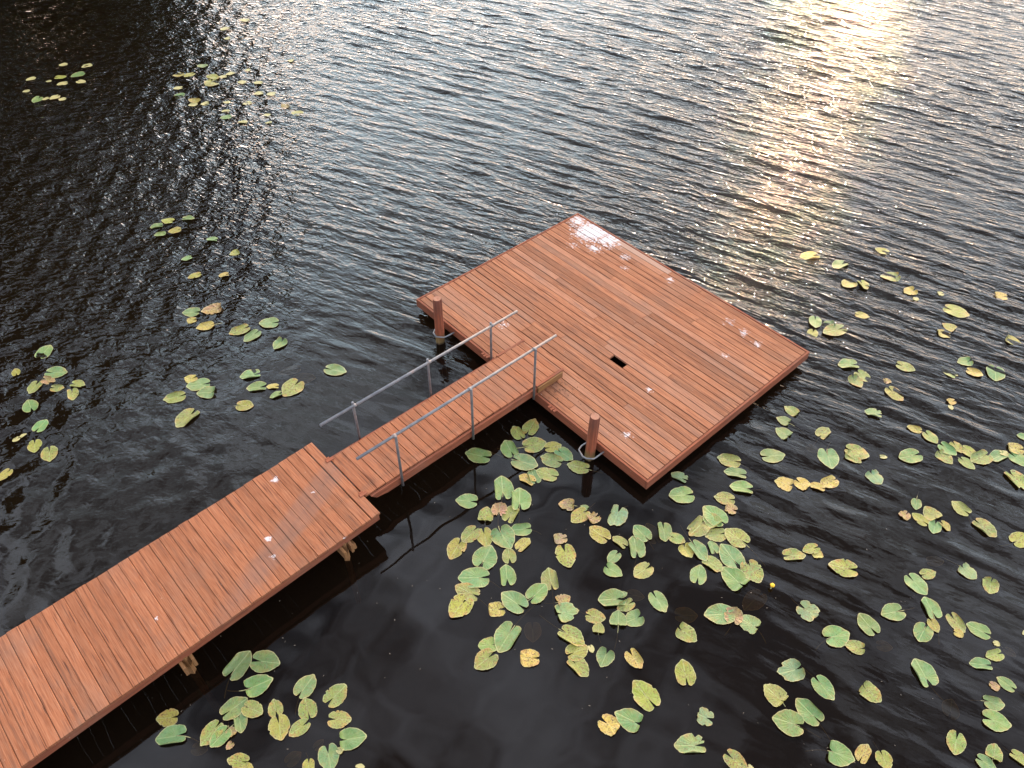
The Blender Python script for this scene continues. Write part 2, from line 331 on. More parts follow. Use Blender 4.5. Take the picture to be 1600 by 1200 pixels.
def leaf_mat():
    m, nt, out = new_mat('lily_leaf')
    oi = N(nt, 'ShaderNodeObjectInfo'); uvn = N(nt, 'ShaderNodeUVMap'); uv = uvn.outputs[0]   # uv = leaf plane, petiole joint at 0,0
    at = N(nt, 'ShaderNodeVertexColor'); at.layer_name = 'tone'                                  # r: 0 centre .. 1 rim
    spt = N(nt, 'ShaderNodeSeparateColor'); nt.links.new(at.outputs[0], spt.inputs[0]); rim = spt.outputs[0]
    sp = N(nt, 'ShaderNodeSeparateXYZ'); nt.links.new(uv, sp.inputs[0]); x, y = sp.outputs[0], sp.outputs[1]
    off = N(nt, 'ShaderNodeCombineXYZ'); nt.links.new(mathn(nt, 'MULTIPLY', oi.outputs['Random'], 80.0), off.inputs[0]); nt.links.new(mathn(nt, 'MULTIPLY', oi.outputs['Random'], 37.0), off.inputs[1])
    p = vmath(nt, 'ADD', uv, off.outputs[0])
    n1 = noise(nt, p, 5.0, 4, .6); n2 = noise(nt, p, 13.0, 2, .6); n3 = noise(nt, p, 2.6, 3, .55)
    base = oi.outputs['Color']; sk = oi.outputs['Alpha']
    hsv = N(nt, 'ShaderNodeHueSaturation'); hsv.inputs['Saturation'].default_value = .78; hsv.inputs['Value'].default_value = 1.5; nt.links.new(base, hsv.inputs['Color'])
    col = mixc(nt, ramp(nt, n1, [(.38, 0.), (.66, .55)]), base, hsv.outputs[0])                 # milky bloom
    col = mixc(nt, mathn(nt, 'MULTIPLY', ramp(nt, n3, [(.40, 0.), (.66, 1.)]), mathn(nt, 'MULTIPLY', sk, .75)), col, (0.27, 0.25, 0.04))   # yellowing
    # veins fan out from the petiole joint, midrib along +x
    ang = mathn(nt, 'ARCTAN2', y, x); rr = vmath(nt, 'LENGTH', uv)
    vein = mathn(nt, 'POWER', mathn(nt, 'ABSOLUTE', mathn(nt, 'COSINE', mathn(nt, 'ADD', mathn(nt, 'MULTIPLY', ang, 11.0), mathn(nt, 'MULTIPLY', n1, 1.5)))), 7.0)
    col = mixc(nt, mathn(nt, 'MULTIPLY', vein, .10), col, (0.24, 0.30, 0.10))
    mid = mathn(nt, 'MULTIPLY', ramp(nt, mathn(nt, 'ABSOLUTE', y), [(.008, 1.), (.022, 0.)]), ramp(nt, x, [(0.0, 0.), (.02, 1.)]))
    col = mixc(nt, mathn(nt, 'MULTIPLY', mid, .55), col, (0.32, 0.36, 0.15))
    spk = mathn(nt, 'MULTIPLY', ramp(nt, mathn(nt, 'ADD', mathn(nt, 'MULTIPLY', n2, .7), mathn(nt, 'MULTIPLY', n1, .35)), [(.53, 0.), (.60, 1.)]), sk)
    col = mixc(nt, mathn(nt, 'MULTIPLY', spk, .85), col, (0.17, 0.09, 0.03))
    dot = mathn(nt, 'MULTIPLY', ramp(nt, noise(nt, p, 9., 1, .5), [(.67, 0.), (.70, 1.)]), sk)
    col = mixc(nt, dot, col, (0.04, 0.028, 0.012))
    edge = ramp(nt, mathn(nt, 'ADD', rim, mathn(nt, 'MULTIPLY', mathn(nt, 'SUBTRACT', n1, .5), .12)), [(.93, 0.), (.985, 1.)])
    col = mixc(nt, mathn(nt, 'MULTIPLY', edge, .8), col, (0.40, 0.34, 0.15))
    brn = mathn(nt, 'MULTIPLY', mathn(nt, 'MULTIPLY', ramp(nt, rim, [(.62, 0.), (.95, 1.)]), ramp(nt, n3, [(.50, 0.), (.60, 1.)])), sk)
    col = mixc(nt, mathn(nt, 'MULTIPLY', brn, .6), col, (0.34, 0.13, 0.035))
    pr = principled(nt, out, col, .5, spec=.35, bump=mathn(nt, 'ADD', mathn(nt, 'MULTIPLY', vein, -.4), n1), bump_s=.35, bump_d=.012)
    pr.inputs['Subsurface Weight'].default_value = 0.0
    return m
M_LEAF = leaf_mat()
M_STEM = plain_mat('lily_stem', (0.30, 0.26, 0.11))

# ---------------------------------------------------------------- data: every lily pad (x, y, heading, length, type, label)
PADS = [
(0.319, 8.507, 1.17, 0.327, 's', 'speckled green lily pad, notch lower left, beside the ramp'),
(0.096, 8.376, 2.07, 0.276, 's', 'speckled green lily pad, notch lower right, beside the ramp'),
(-0.033, 8.05, 1.98, 0.33, 'g', 'plain green lily pad, notch lower right, beside the ramp'),
(-0.525, 7.897, 2.92, 0.374, 'g', 'large plain green lily pad, notch right, beside the ramp'),
(0.372, 8.128, 0.3, 0.345, 's', 'large speckled green lily pad, notch left, beside the ramp'),
(0.665, 8.092, 0.25, 0.253, 'y', 'yellow-green lily pad, notch left, by the near piling'),
(0.837, 7.933, -0.73, 0.302, 'g', 'plain green lily pad, notch upper left, by the near piling'),
(0.623, 7.829, 2.79, 0.324, 's', 'speckled green lily pad, notch right, by the near piling, leftmost'),
(0.217, 7.757, -0.34, 0.388, 'g', 'large plain green lily pad, notch left, beside the ramp'),
(0.548, 7.545, 2.8, 0.319, 's', 'speckled green lily pad, notch right, beside the ramp'),
(0.345, 7.507, 1.84, 0.267, 'g', 'plain green lily pad, notch down, beside the ramp'),
(0.241, 7.44, 2.62, 0.253, 'o', 'orange-edged yellow lily pad, notch lower right, beside the ramp'),
(-0.131, 7.275, 1.66, 0.415, 'g', 'large plain green lily pad, notch down, beside the ramp, leftmost'),
(0.131, 7.069, 1.57, 0.378, 'g', 'large plain green lily pad, notch down, beside the ramp, rightmost'),
(-0.661, 7.027, 3.04, 0.297, 'g', 'plain green lily pad, notch right, beside the ramp'),
(-0.366, 6.769, 1.48, 0.298, 's', 'speckled green lily pad, notch down, left side of the big cluster'),
(0.012, 6.811, 1.14, 0.301, 's', 'speckled green lily pad, notch lower left, below the near piling'),
(-0.167, 6.903, 1.49, 0.294, 'b', 'withered brown lily pad, notch down, beside the ramp'),
(1.036, 7.691, 2.85, 0.314, 's', 'speckled green lily pad, notch right, by the near piling, rightmost'),
(0.839, 6.97, 3.06, 0.272, 'b', 'withered brown lily pad, notch right, under the near dock corner'),
(1.101, 6.926, 2.59, 0.129, 'g', 'small plain green lily pad, notch lower right, under the near dock corner'),
(0.142, 6.532, -3.02, 0.288, 'g', 'plain green lily pad, notch right, below the near piling'),
(-0.097, 6.392, -1.07, 0.385, 'g', 'large plain green lily pad, notch upper left, below the near piling'),
(-0.587, 6.426, -2.24, 0.294, 's', 'speckled green lily pad, notch upper right, left side of the big cluster'),
(-0.775, 6.192, -1.99, 0.33, 'y', 'yellow-green lily pad, notch upper right, left side of the big cluster'),
(-0.366, 6.389, -1.35, 0.298, 'y', 'yellow-green lily pad, notch up, left side of the big cluster'),
(-0.348, 6.064, 1.17, 0.357, 'g', 'large plain green lily pad, notch lower left, left side of the big cluster'),
(-0.018, 6.094, 1.69, 0.244, 's', 'speckled green lily pad, notch down, below the near piling, leftmost'),
(0.187, 6.282, 0.82, 0.243, 'o', 'orange-edged yellow lily pad, notch lower left, below the near piling'),
(0.789, 6.092, -1.34, 0.352, 'y', 'large yellow-green lily pad, notch up, below the near piling'),
(0.683, 6.375, -3.0, 0.252, 'b', 'withered brown lily pad, notch right, below the near piling'),
(-0.505, 5.733, -3.09, 0.397, 'g', 'large plain green lily pad, notch right, left side of the big cluster'),
(-0.048, 5.78, 1.67, 0.309, 'g', 'plain green lily pad, notch down, below the near piling'),
(-0.589, 5.526, 2.65, 0.334, 's', 'large speckled green lily pad, notch lower right, left side of the big cluster'),
(-0.673, 5.289, -2.19, 0.35, 'y', 'large yellow-green lily pad, notch upper right, left side of the big cluster'),
(-0.209, 5.258, -3.08, 0.27, 'o', 'orange-edged yellow lily pad, notch right, left side of the big cluster'),
(0.046, 5.381, 2.5, 0.375, 'g', 'large plain green lily pad, notch lower right, bottom of the big cluster'),
(0.378, 5.515, 0.82, 0.321, 'g', 'plain green lily pad, notch lower left, below the near piling'),
(0.556, 5.731, 1.71, 0.316, 's', 'speckled green lily pad, notch down, below the near piling, rightmost'),
(0.716, 5.409, 0.45, 0.235, 'b', 'withered brown lily pad, notch lower left, bottom of the big cluster'),
(0.755, 5.233, 0.34, 0.345, 'r', 'large torn pale green lily pad, notch left, bottom of the big cluster'),
(-0.038, 4.853, -2.08, 0.4, 'g', 'large plain green lily pad, notch upper right, bottom of the big cluster'),
(-0.28, 4.749, -2.97, 0.239, 's', 'speckled green lily pad, notch right, left side of the big cluster'),
(-0.311, 4.543, -2.43, 0.299, 's', 'speckled green lily pad, notch upper right, bottom of the big cluster'),
(0.306, 4.966, -1.53, 0.264, 'd', 'dim sunken lily pad, notch up, bottom of the big cluster'),
(0.222, 4.579, -3.13, 0.295, 'o', 'orange-edged yellow lily pad, notch right, bottom of the big cluster'),
(0.818, 4.874, -0.58, 0.335, 's', 'large speckled green lily pad, notch upper left, bottom of the big cluster'),
(0.879, 4.683, 0.44, 0.28, 'y', 'yellow-green lily pad, notch lower left, centre of the lower water'),
(0.885, 4.466, -0.83, 0.289, 's', 'speckled green lily pad, notch upper left, centre of the lower water'),
(1.011, 6.777, -2.39, 0.303, 'y', 'yellow-green lily pad, notch upper right, below the near piling'),
(1.198, 6.728, -2.55, 0.248, 'b', 'withered brown lily pad, notch upper right, below the near piling'),
(1.278, 6.472, 2.41, 0.315, 'y', 'yellow-green lily pad, notch lower right, below the near piling'),
(1.554, 6.763, -1.96, 0.377, 'r', 'large torn pale green lily pad, notch up, below the near dock corner'),
(1.565, 6.337, 2.38, 0.229, 's', 'speckled green lily pad, notch lower right, below the near dock corner'),
(1.784, 6.253, 1.63, 0.335, 'g', 'large plain green lily pad, notch down, below the near dock corner'),
(1.89, 6.487, 2.21, 0.284, 'g', 'plain green lily pad, notch lower right, below the near dock corner'),
(2.058, 6.526, 1.92, 0.323, 'd', 'dim sunken lily pad, notch lower right, centre of the lower water'),
(2.223, 6.508, -1.58, 0.295, 'g', 'plain green lily pad, notch up, centre of the lower water'),
(2.399, 6.394, -0.45, 0.216, 's', 'speckled green lily pad, notch left, in patch above the bud'),
(2.509, 6.204, -1.18, 0.238, 'o', 'orange-edged yellow lily pad, notch upper left, in patch above the bud'),
(2.677, 6.191, -1.09, 0.318, 'g', 'plain green lily pad, notch upper left, in patch above the bud'),
(2.728, 6.596, -2.35, 0.377, 's', 'large speckled green lily pad, notch upper right, in patch above the bud'),
(2.996, 6.809, 2.27, 0.375, 'g', 'large plain green lily pad, notch lower right, in patch above the bud, leftmost'),
(2.954, 6.723, 2.22, 0.314, 's', 'speckled green lily pad, notch lower right, in patch above the bud'),
(2.962, 6.474, -2.96, 0.284, 's', 'speckled green lily pad, notch right, in patch above the bud'),
(2.888, 6.264, 1.73, 0.209, 'g', 'plain green lily pad, notch down, in patch above the bud, rightmost'),
(2.845, 5.974, -0.71, 0.279, 's', 'speckled green lily pad, notch upper left, in patch above the bud'),
(2.614, 5.82, 1.28, 0.284, 'g', 'plain green lily pad, notch down, in patch above the bud, leftmost'),
(1.455, 6.082, -2.33, 0.216, 'g', 'plain green lily pad, notch upper right, below the near dock corner'),
(1.424, 5.867, -0.58, 0.273, 'g', 'plain green lily pad, notch upper left, below the near dock corner'),
(1.842, 5.864, -2.52, 0.293, 's', 'speckled green lily pad, notch upper right, below the near dock corner'),
(2.563, 7.163, -3.05, 0.353, 'g', 'large plain green lily pad, notch right, under the near dock corner'),
(2.582, 7.511, 2.58, 0.24, 'r', 'torn pale green lily pad, notch lower right, under the near dock corner'),
(1.716, 5.516, -0.19, 0.222, 'd', 'dim sunken lily pad, notch left, centre of the lower water'),
(1.375, 5.418, -3.05, 0.342, 'g', 'large plain green lily pad, notch right, centre of the lower water'),
(1.532, 5.499, 0.35, 0.13, 'g', 'small plain green lily pad, notch left, centre of the lower water'),
(1.556, 5.335, -2.63, 0.235, 's', 'speckled green lily pad, notch upper right, centre of the lower water'),
(1.441, 5.125, 1.49, 0.249, 'g', 'plain green lily pad, notch down, centre of the lower water'),
(1.653, 5.14, -2.72, 0.278, 'g', 'plain green lily pad, notch upper right, centre of the lower water, rightmost'),
(2.013, 5.387, -1.12, 0.308, 'g', 'plain green lily pad, notch upper left, centre of the lower water'),
(1.144, 5.169, -0.27, 0.248, 's', 'speckled green lily pad, notch left, centre of the lower water'),
(1.17, 4.995, 1.43, 0.172, 's', 'small speckled green lily pad, notch down, centre of the lower water'),
(2.371, 5.231, 0.01, 0.276, 'd', 'dim sunken lily pad, notch left, below the yellow flower bud'),
(2.315, 4.943, -0.68, 0.297, 's', 'speckled green lily pad, notch upper left, below the yellow flower bud'),
(1.224, 4.603, -2.03, 0.26, 'g', 'plain green lily pad, notch upper right, centre of the lower water, leftmost'),
(1.608, 4.581, -1.03, 0.267, 'o', 'orange-edged yellow lily pad, notch upper left, centre of the lower water'),
(2.223, 4.413, 1.62, 0.313, 'y', 'yellow-green lily pad, notch down, bottom centre'),
(1.681, 4.125, 2.2, 0.37, 'y', 'large yellow-green lily pad, notch lower right, bottom centre'),
(1.467, 3.815, 2.7, 0.345, 'g', 'large plain green lily pad, notch lower right, bottom centre'),
(1.239, 3.728, -0.64, 0.3, 'o', 'orange-edged yellow lily pad, notch upper left, bottom centre'),
(2.361, 3.864, 2.75, 0.237, 'r', 'torn pale green lily pad, notch right, bottom edge right of centre'),
(2.152, 3.517, -3.1, 0.333, 'r', 'torn pale green lily pad, notch right, bottom centre'),
(3.405, 7.853, 2.86, 0.334, 's', 'large speckled green lily pad, notch right, right of the near dock corner'),
(3.459, 7.599, 2.91, 0.306, 'g', 'plain green lily pad, notch right, right of the near dock corner, leftmost'),
(3.497, 7.315, 2.98, 0.322, 'g', 'plain green lily pad, notch right, right of the near dock corner, rightmost'),
(4.122, 7.949, 0.12, 0.345, 'g', 'large plain green lily pad, notch left, in patch above the bud'),
(3.206, 7.116, 2.96, 0.277, 's', 'speckled green lily pad, notch right, right of the near dock corner'),
(3.241, 6.933, 2.69, 0.233, 'b', 'withered brown lily pad, notch right, right of the near dock corner'),
(3.254, 6.44, 2.36, 0.344, 's', 'large speckled green lily pad, notch lower right, in patch above the bud'),
(4.181, 7.405, 2.76, 0.282, 'o', 'orange-edged yellow lily pad, notch right, right of the dock, lower, leftmost'),
(4.464, 7.381, -0.82, 0.271, 'o', 'orange-edged yellow lily pad, notch upper left, right of the dock, lower'),
(3.38, 5.868, -1.29, 0.338, 's', 'large speckled green lily pad, notch upper left, in patch above the bud'),
(3.112, 6.123, 2.03, 0.381, 'g', 'large plain green lily pad, notch lower right, in patch above the bud, second from left'),
(3.104, 5.756, 2.24, 0.415, 'g', 'large plain green lily pad, notch lower right, in patch above the bud, rightmost'),
(2.796, 5.216, -3.06, 0.372, 'g', 'large plain green lily pad, notch right, below the yellow flower bud'),
(2.995, 5.234, 1.31, 0.319, 'b', 'withered brown lily pad, notch down, below the yellow flower bud'),
(3.177, 5.089, 2.54, 0.312, 'r', 'torn pale green lily pad, notch lower right, below the yellow flower bud'),
(3.316, 5.449, -2.43, 0.356, 'd', 'large dim sunken lily pad, notch upper right, below the yellow flower bud'),
(4.023, 6.139, 0.06, 0.291, 's', 'speckled green lily pad, notch left, right of the yellow flower bud'),
(4.281, 6.244, -2.85, 0.232, 'y', 'yellow-green lily pad, notch right, right of the yellow flower bud'),
(4.357, 6.143, -1.52, 0.173, 'o', 'small orange-edged yellow lily pad, notch up, right of the yellow flower bud'),
(4.654, 5.945, 2.94, 0.363, 'y', 'large yellow-green lily pad, notch right, right of the yellow flower bud'),
(4.028, 5.251, -0.78, 0.333, 'r', 'large torn pale green lily pad, notch upper left, right of the yellow flower bud'),
(5.127, 5.269, -2.94, 0.295, 'g', 'plain green lily pad, notch right, lower right, leftmost'),
(4.739, 5.096, 2.04, 0.299, 'g', 'plain green lily pad, notch lower right, right of the yellow flower bud'),
(4.289, 4.924, 0.22, 0.323, 'g', 'plain green lily pad, notch left, right of the yellow flower bud'),
(4.486, 4.774, 2.85, 0.263, 's', 'speckled green lily pad, notch right, right of the yellow flower bud'),
(4.899, 4.817, -0.13, 0.194, 'd', 'small dim sunken lily pad, notch left, lower right'),
(5.609, 5.695, -1.07, 0.319, 'g', 'plain green lily pad, notch upper left, below the long chain'),
(5.821, 5.861, 0.23, 0.21, 's', 'speckled green lily pad, notch left, below the long chain'),
(6.381, 5.902, -0.97, 0.265, 'r', 'torn pale green lily pad, notch upper left, below the long chain'),
(6.618, 5.687, -2.06, 0.26, 's', 'speckled green lily pad, notch up, below the long chain'),
(6.029, 6.101, 0.01, 0.218, 'd', 'dim sunken lily pad, notch left, below the long chain'),
(5.663, 5.348, 1.65, 0.298, 'g', 'plain green lily pad, notch lower right, lower right, leftmost'),
(5.619, 5.083, -1.36, 0.181, 'y', 'small yellow-green lily pad, notch upper left, lower right'),
(5.431, 4.979, -2.25, 0.281, 'g', 'plain green lily pad, notch upper right, lower right'),
(5.941, 5.128, -1.28, 0.272, 's', 'speckled green lily pad, notch upper left, lower right'),
(6.187, 5.034, 2.59, 0.281, 'g', 'plain green lily pad, notch lower right, lower right, second from left'),
(5.919, 4.97, -0.38, 0.141, 'o', 'small orange-edged yellow lily pad, notch left, lower right'),
(6.512, 4.75, -0.84, 0.139, 'd', 'small dim sunken lily pad, notch upper left, lower right'),
(6.248, 4.682, -2.89, 0.215, 's', 'speckled green lily pad, notch right, lower right'),
(3.57, 4.443, -2.85, 0.357, 'r', 'large torn pale green lily pad, notch right, right of the yellow flower bud'),
(3.937, 4.225, -1.07, 0.304, 'g', 'plain green lily pad, notch upper left, bottom edge right of centre'),
(3.305, 4.134, 2.29, 0.317, 's', 'speckled green lily pad, notch lower right, bottom edge right of centre'),
(3.667, 3.942, 2.22, 0.336, 'g', 'large plain green lily pad, notch lower right, bottom edge right of centre'),
(3.385, 3.799, 2.84, 0.335, 'g', 'large plain green lily pad, notch right, bottom edge right of centre'),
(3.901, 3.429, -0.41, 0.319, 'g', 'plain green lily pad, notch left, bottom edge right of centre'),
(2.672, 3.338, -0.8, 0.283, 's', 'speckled green lily pad, notch upper left, bottom edge right of centre'),
(4.494, 4.176, -0.84, 0.289, 's', 'speckled green lily pad, notch upper left, right of the yellow flower bud'),
(5.249, 4.445, 1.77, 0.339, 'g', 'large plain green lily pad, notch lower right, lower right'),
(6.024, 4.557, 3.04, 0.25, 'g', 'plain green lily pad, notch right, lower right, rightmost'),
(6.243, 4.308, 2.39, 0.212, 'g', 'plain green lily pad, notch lower right, lower right, rightmost'),
(6.099, 4.26, -0.72, 0.159, 'b', 'small withered brown lily pad, notch upper left, lower right'),
(5.995, 4.063, -0.22, 0.229, 'g', 'plain green lily pad, notch left, in the bottom right corner, leftmost'),
(5.928, 3.834, -0.33, 0.298, 'g', 'plain green lily pad, notch left, in the bottom right corner, rightmost'),
(5.333, 3.572, -2.06, 0.274, 's', 'speckled green lily pad, notch up, in the bottom right corner'),
(5.747, 3.463, 1.03, 0.235, 's', 'speckled green lily pad, notch down, in the bottom right corner'),
(5.605, 3.344, -0.64, 0.21, 'g', 'plain green lily pad, notch upper left, in the bottom right corner'),
(6.026, 3.4, -0.76, 0.203, 's', 'speckled green lily pad, notch upper left, in the bottom right corner'),
(4.199, 3.448, 0.87, 0.234, 'o', 'orange-edged yellow lily pad, notch lower left, right of the yellow flower bud'),
(4.418, 3.368, -1.4, 0.201, 'y', 'yellow-green lily pad, notch upper left, in the bottom right corner'),
(5.463, 4.014, 1.07, 0.25, 'd', 'dim sunken lily pad, notch down, in the bottom right corner'),
(4.65, 8.911, 2.36, 0.272, 's', 'speckled green lily pad, notch lower right, right of the dock, lower'),
(4.463, 8.685, 2.57, 0.228, 'g', 'plain green lily pad, notch lower right, right of the dock, lower, rightmost'),
(4.397, 8.416, 2.3, 0.269, 'g', 'plain green lily pad, notch lower right, right of the dock, lower, leftmost'),
(5.05, 8.434, 0.78, 0.265, 's', 'speckled green lily pad, notch lower left, right of the dock, lower'),
(5.473, 8.03, -0.46, 0.34, 's', 'large speckled green lily pad, notch left, right of the dock, lower'),
(5.368, 7.932, -0.76, 0.277, 's', 'speckled green lily pad, notch upper left, right of the dock, lower'),
(4.983, 7.9, -1.63, 0.367, 'g', 'large plain green lily pad, notch up, right of the dock, lower'),
(4.811, 8.14, -0.95, 0.193, 'd', 'small dim sunken lily pad, notch upper left, right of the dock, lower'),
(5.594, 7.539, -1.16, 0.281, 'r', 'torn pale green lily pad, notch upper left, right of the dock, lower'),
(5.984, 8.874, 2.8, 0.243, 'r', 'torn pale green lily pad, notch right, right of the dock, lower'),
(4.66, 7.353, 2.72, 0.215, 'o', 'orange-edged yellow lily pad, notch right, below the long chain'),
(4.859, 7.437, -2.72, 0.275, 'o', 'orange-edged yellow lily pad, notch right, right of the dock, lower, second from left'),
(6.278, 7.962, -2.9, 0.34, 'g', 'large plain green lily pad, notch right, right of the dock, lower'),
(6.554, 8.545, 2.74, 0.207, 'o', 'orange-edged yellow lily pad, notch right, right of the dock, lower, rightmost'),
(6.751, 8.354, -1.12, 0.245, 's', 'speckled green lily pad, notch upper left, in the long chain at right, leftmost'),
(6.94, 8.117, -0.92, 0.27, 'g', 'plain green lily pad, notch upper left, in the long chain at right, leftmost'),
(6.821, 7.96, -1.03, 0.291, 's', 'speckled green lily pad, notch upper left, in the long chain at right, second from left'),
(7.101, 8.159, -1.32, 0.224, 'y', 'yellow-green lily pad, notch upper left, in the long chain at right, leftmost'),
(7.133, 7.829, -1.02, 0.245, 's', 'speckled green lily pad, notch upper left, in the long chain at right, rightmost'),
(7.266, 8.053, -0.99, 0.278, 'y', 'yellow-green lily pad, notch upper left, in the long chain at right, rightmost'),
(7.384, 7.947, -2.72, 0.342, 's', 'large speckled green lily pad, notch right, in the long chain at right'),
(7.673, 7.97, -2.67, 0.303, 'g', 'plain green lily pad, notch upper right, in the long chain at right'),
(7.992, 8.149, 2.95, 0.287, 'o', 'orange-edged yellow lily pad, notch right, in the long chain at right'),
(7.993, 7.926, -0.89, 0.295, 'g', 'plain green lily pad, notch upper left, in the long chain at right, rightmost'),
(8.252, 8.392, 2.79, 0.17, 'g', 'small plain green lily pad, notch right, in the long chain at right'),
(7.775, 7.51, -1.22, 0.351, 's', 'large speckled green lily pad, notch upper left, in the long chain at right'),
(7.368, 9.152, -2.87, 0.169, 'o', 'small orange-edged yellow lily pad, notch right, right of the dock'),
(6.06, 7.039, -1.97, 0.192, 'g', 'small plain green lily pad, notch up, below the long chain'),
(5.803, 6.823, -2.47, 0.203, 'b', 'withered brown lily pad, notch upper right, below the long chain'),
(6.028, 6.779, 2.23, 0.233, 'y', 'yellow-green lily pad, notch lower right, below the long chain'),
(6.236, 6.871, 1.99, 0.265, 's', 'speckled green lily pad, notch lower right, below the long chain, leftmost'),
(6.19, 6.635, -2.08, 0.228, 'g', 'plain green lily pad, notch up, below the long chain'),
(6.35, 6.659, -1.09, 0.171, 'y', 'small yellow-green lily pad, notch upper left, below the long chain'),
(6.704, 6.987, 2.2, 0.263, 's', 'speckled green lily pad, notch lower right, below the long chain, rightmost'),
(6.926, 6.625, -0.97, 0.32, 's', 'speckled green lily pad, notch upper left, below the long chain'),
(7.359, 6.444, 0.44, 0.284, 'y', 'yellow-green lily pad, notch lower left, below the long chain'),
(6.897, 9.979, -0.5, 0.291, 's', 'speckled green lily pad, notch left, right of the dock'),
(6.496, 9.321, -1.07, 0.317, 'y', 'yellow-green lily pad, notch upper left, right of the dock'),
(6.467, 9.609, -1.19, 0.173, 'b', 'small withered brown lily pad, notch upper left, right of the dock'),
(7.617, 9.87, 2.1, 0.272, 's', 'speckled green lily pad, notch lower right, right of the dock'),
(7.993, 10.126, -3.03, 0.258, 'g', 'plain green lily pad, notch right, right of the dock, rightmost'),
(8.057, 9.852, -0.58, 0.254, 'o', 'orange-edged yellow lily pad, notch left, right of the dock'),
(8.41, 9.834, -1.92, 0.353, 'g', 'large plain green lily pad, notch up, right of the dock'),
(7.859, 10.866, 2.97, 0.276, 'o', 'orange-edged yellow lily pad, notch right, beyond the right dock corner, second from left'),
(8.069, 11.04, 2.35, 0.256, 'y', 'yellow-green lily pad, notch lower right, beyond the right dock corner'),
(8.359, 11.477, -0.62, 0.419, 'y', 'large yellow-green lily pad, notch left, beyond the right dock corner'),
(9.069, 10.69, -0.72, 0.269, 'y', 'yellow-green lily pad, notch upper left, beyond the right dock corner, rightmost'),
(6.013, 13.165, -2.93, 0.379, 'o', 'large orange-edged yellow lily pad, notch right, beyond the right dock corner'),
(6.547, 12.876, -2.55, 0.344, 'g', 'large plain green lily pad, notch upper right, beyond the right dock corner'),
(6.56, 12.292, -2.58, 0.303, 'y', 'yellow-green lily pad, notch upper right, beyond the right dock corner'),
(6.835, 12.252, -1.3, 0.253, 'y', 'yellow-green lily pad, notch upper left, beyond the right dock corner, leftmost'),
(7.456, 12.519, -3.13, 0.371, 's', 'large speckled green lily pad, notch right, beyond the right dock corner, rightmost'),
(7.555, 13.372, 2.76, 0.254, 'y', 'yellow-green lily pad, notch right, beyond the right dock corner'),
(7.689, 12.077, -2.8, 0.27, 'o', 'orange-edged yellow lily pad, notch right, beyond the right dock corner, leftmost'),
(9.361, 11.96, 2.92, 0.272, 'o', 'orange-edged yellow lily pad, notch right, beyond the right dock corner, rightmost'),
(5.607, 11.135, -1.82, 0.312, 'g', 'plain green lily pad, notch up, beyond the right dock corner'),
(5.844, 11.077, -3.05, 0.247, 'g', 'plain green lily pad, notch right, beyond the right dock corner'),
(5.892, 10.91, -2.84, 0.422, 's', 'large speckled green lily pad, notch right, beyond the right dock corner, leftmost'),
(5.469, 10.806, -2.02, 0.261, 'y', 'yellow-green lily pad, notch up, beyond the right dock corner'),
(6.542, 11.34, -0.33, 0.245, 'y', 'yellow-green lily pad, notch left, beyond the right dock corner'),
(5.89, 10.013, -3.13, 0.321, 'g', 'plain green lily pad, notch right, right of the dock, leftmost'),
(6.074, 9.732, -1.01, 0.274, 's', 'speckled green lily pad, notch upper left, right of the dock, rightmost'),
(5.915, 9.614, -1.27, 0.288, 's', 'speckled green lily pad, notch upper left, right of the dock, leftmost'),
(-3.436, 4.461, 1.08, 0.385, 'g', 'large plain green lily pad, notch lower left, below the walkway, leftmost'),
(-3.1, 4.498, -0.11, 0.344, 'g', 'large plain green lily pad, notch left, below the walkway'),
(-3.138, 4.193, 0.45, 0.352, 'g', 'large plain green lily pad, notch lower left, below the walkway, rightmost'),
(-3.352, 3.919, 0.73, 0.315, 'g', 'plain green lily pad, notch lower left, below the walkway'),
(-3.118, 3.888, -0.35, 0.258, 's', 'speckled green lily pad, notch left, below the walkway'),
(-3.241, 3.727, -1.21, 0.216, 'g', 'plain green lily pad, notch up, below the walkway'),
(-4.135, 3.782, -3.02, 0.232, 'y', 'yellow-green lily pad, notch right, beside the walkway'),
(-4.021, 3.557, -2.98, 0.325, 'g', 'plain green lily pad, notch right, beside the walkway'),
(-3.559, 3.599, -2.11, 0.291, 's', 'speckled green lily pad, notch upper right, beside the walkway'),
(-3.44, 3.557, -2.18, 0.258, 'g', 'plain green lily pad, notch upper right, below the walkway'),
(-3.307, 3.607, -0.76, 0.161, 'b', 'small withered brown lily pad, notch upper left, below the walkway'),
(-3.296, 3.465, -2.14, 0.117, 'b', 'small withered brown lily pad, notch upper right, below the walkway'),
(-3.663, 3.443, -0.06, 0.18, 'd', 'small dim sunken lily pad, notch left, beside the walkway'),
(-3.159, 3.292, 3.0, 0.235, 'y', 'yellow-green lily pad, notch right, below the walkway'),
(-3.022, 3.21, -0.43, 0.138, 'y', 'small yellow-green lily pad, notch upper left, below the walkway'),
(-2.532, 4.196, 1.08, 0.299, 'g', 'plain green lily pad, notch lower left, at the bottom left of centre'),
(-2.135, 4.087, 0.87, 0.301, 's', 'speckled green lily pad, notch lower left, at the bottom left of centre'),
(-2.856, 3.914, 1.99, 0.218, 's', 'speckled green lily pad, notch down, at the bottom left of centre, leftmost'),
(-2.753, 3.674, -1.2, 0.278, 'y', 'yellow-green lily pad, notch up, at the bottom left of centre'),
(-2.463, 3.912, 1.98, 0.255, 's', 'speckled green lily pad, notch down, at the bottom left of centre, rightmost'),
(-2.521, 3.67, -2.44, 0.247, 's', 'speckled green lily pad, notch upper right, at the bottom left of centre'),
(-2.046, 3.782, -0.03, 0.263, 's', 'speckled green lily pad, notch left, at the bottom left of centre'),
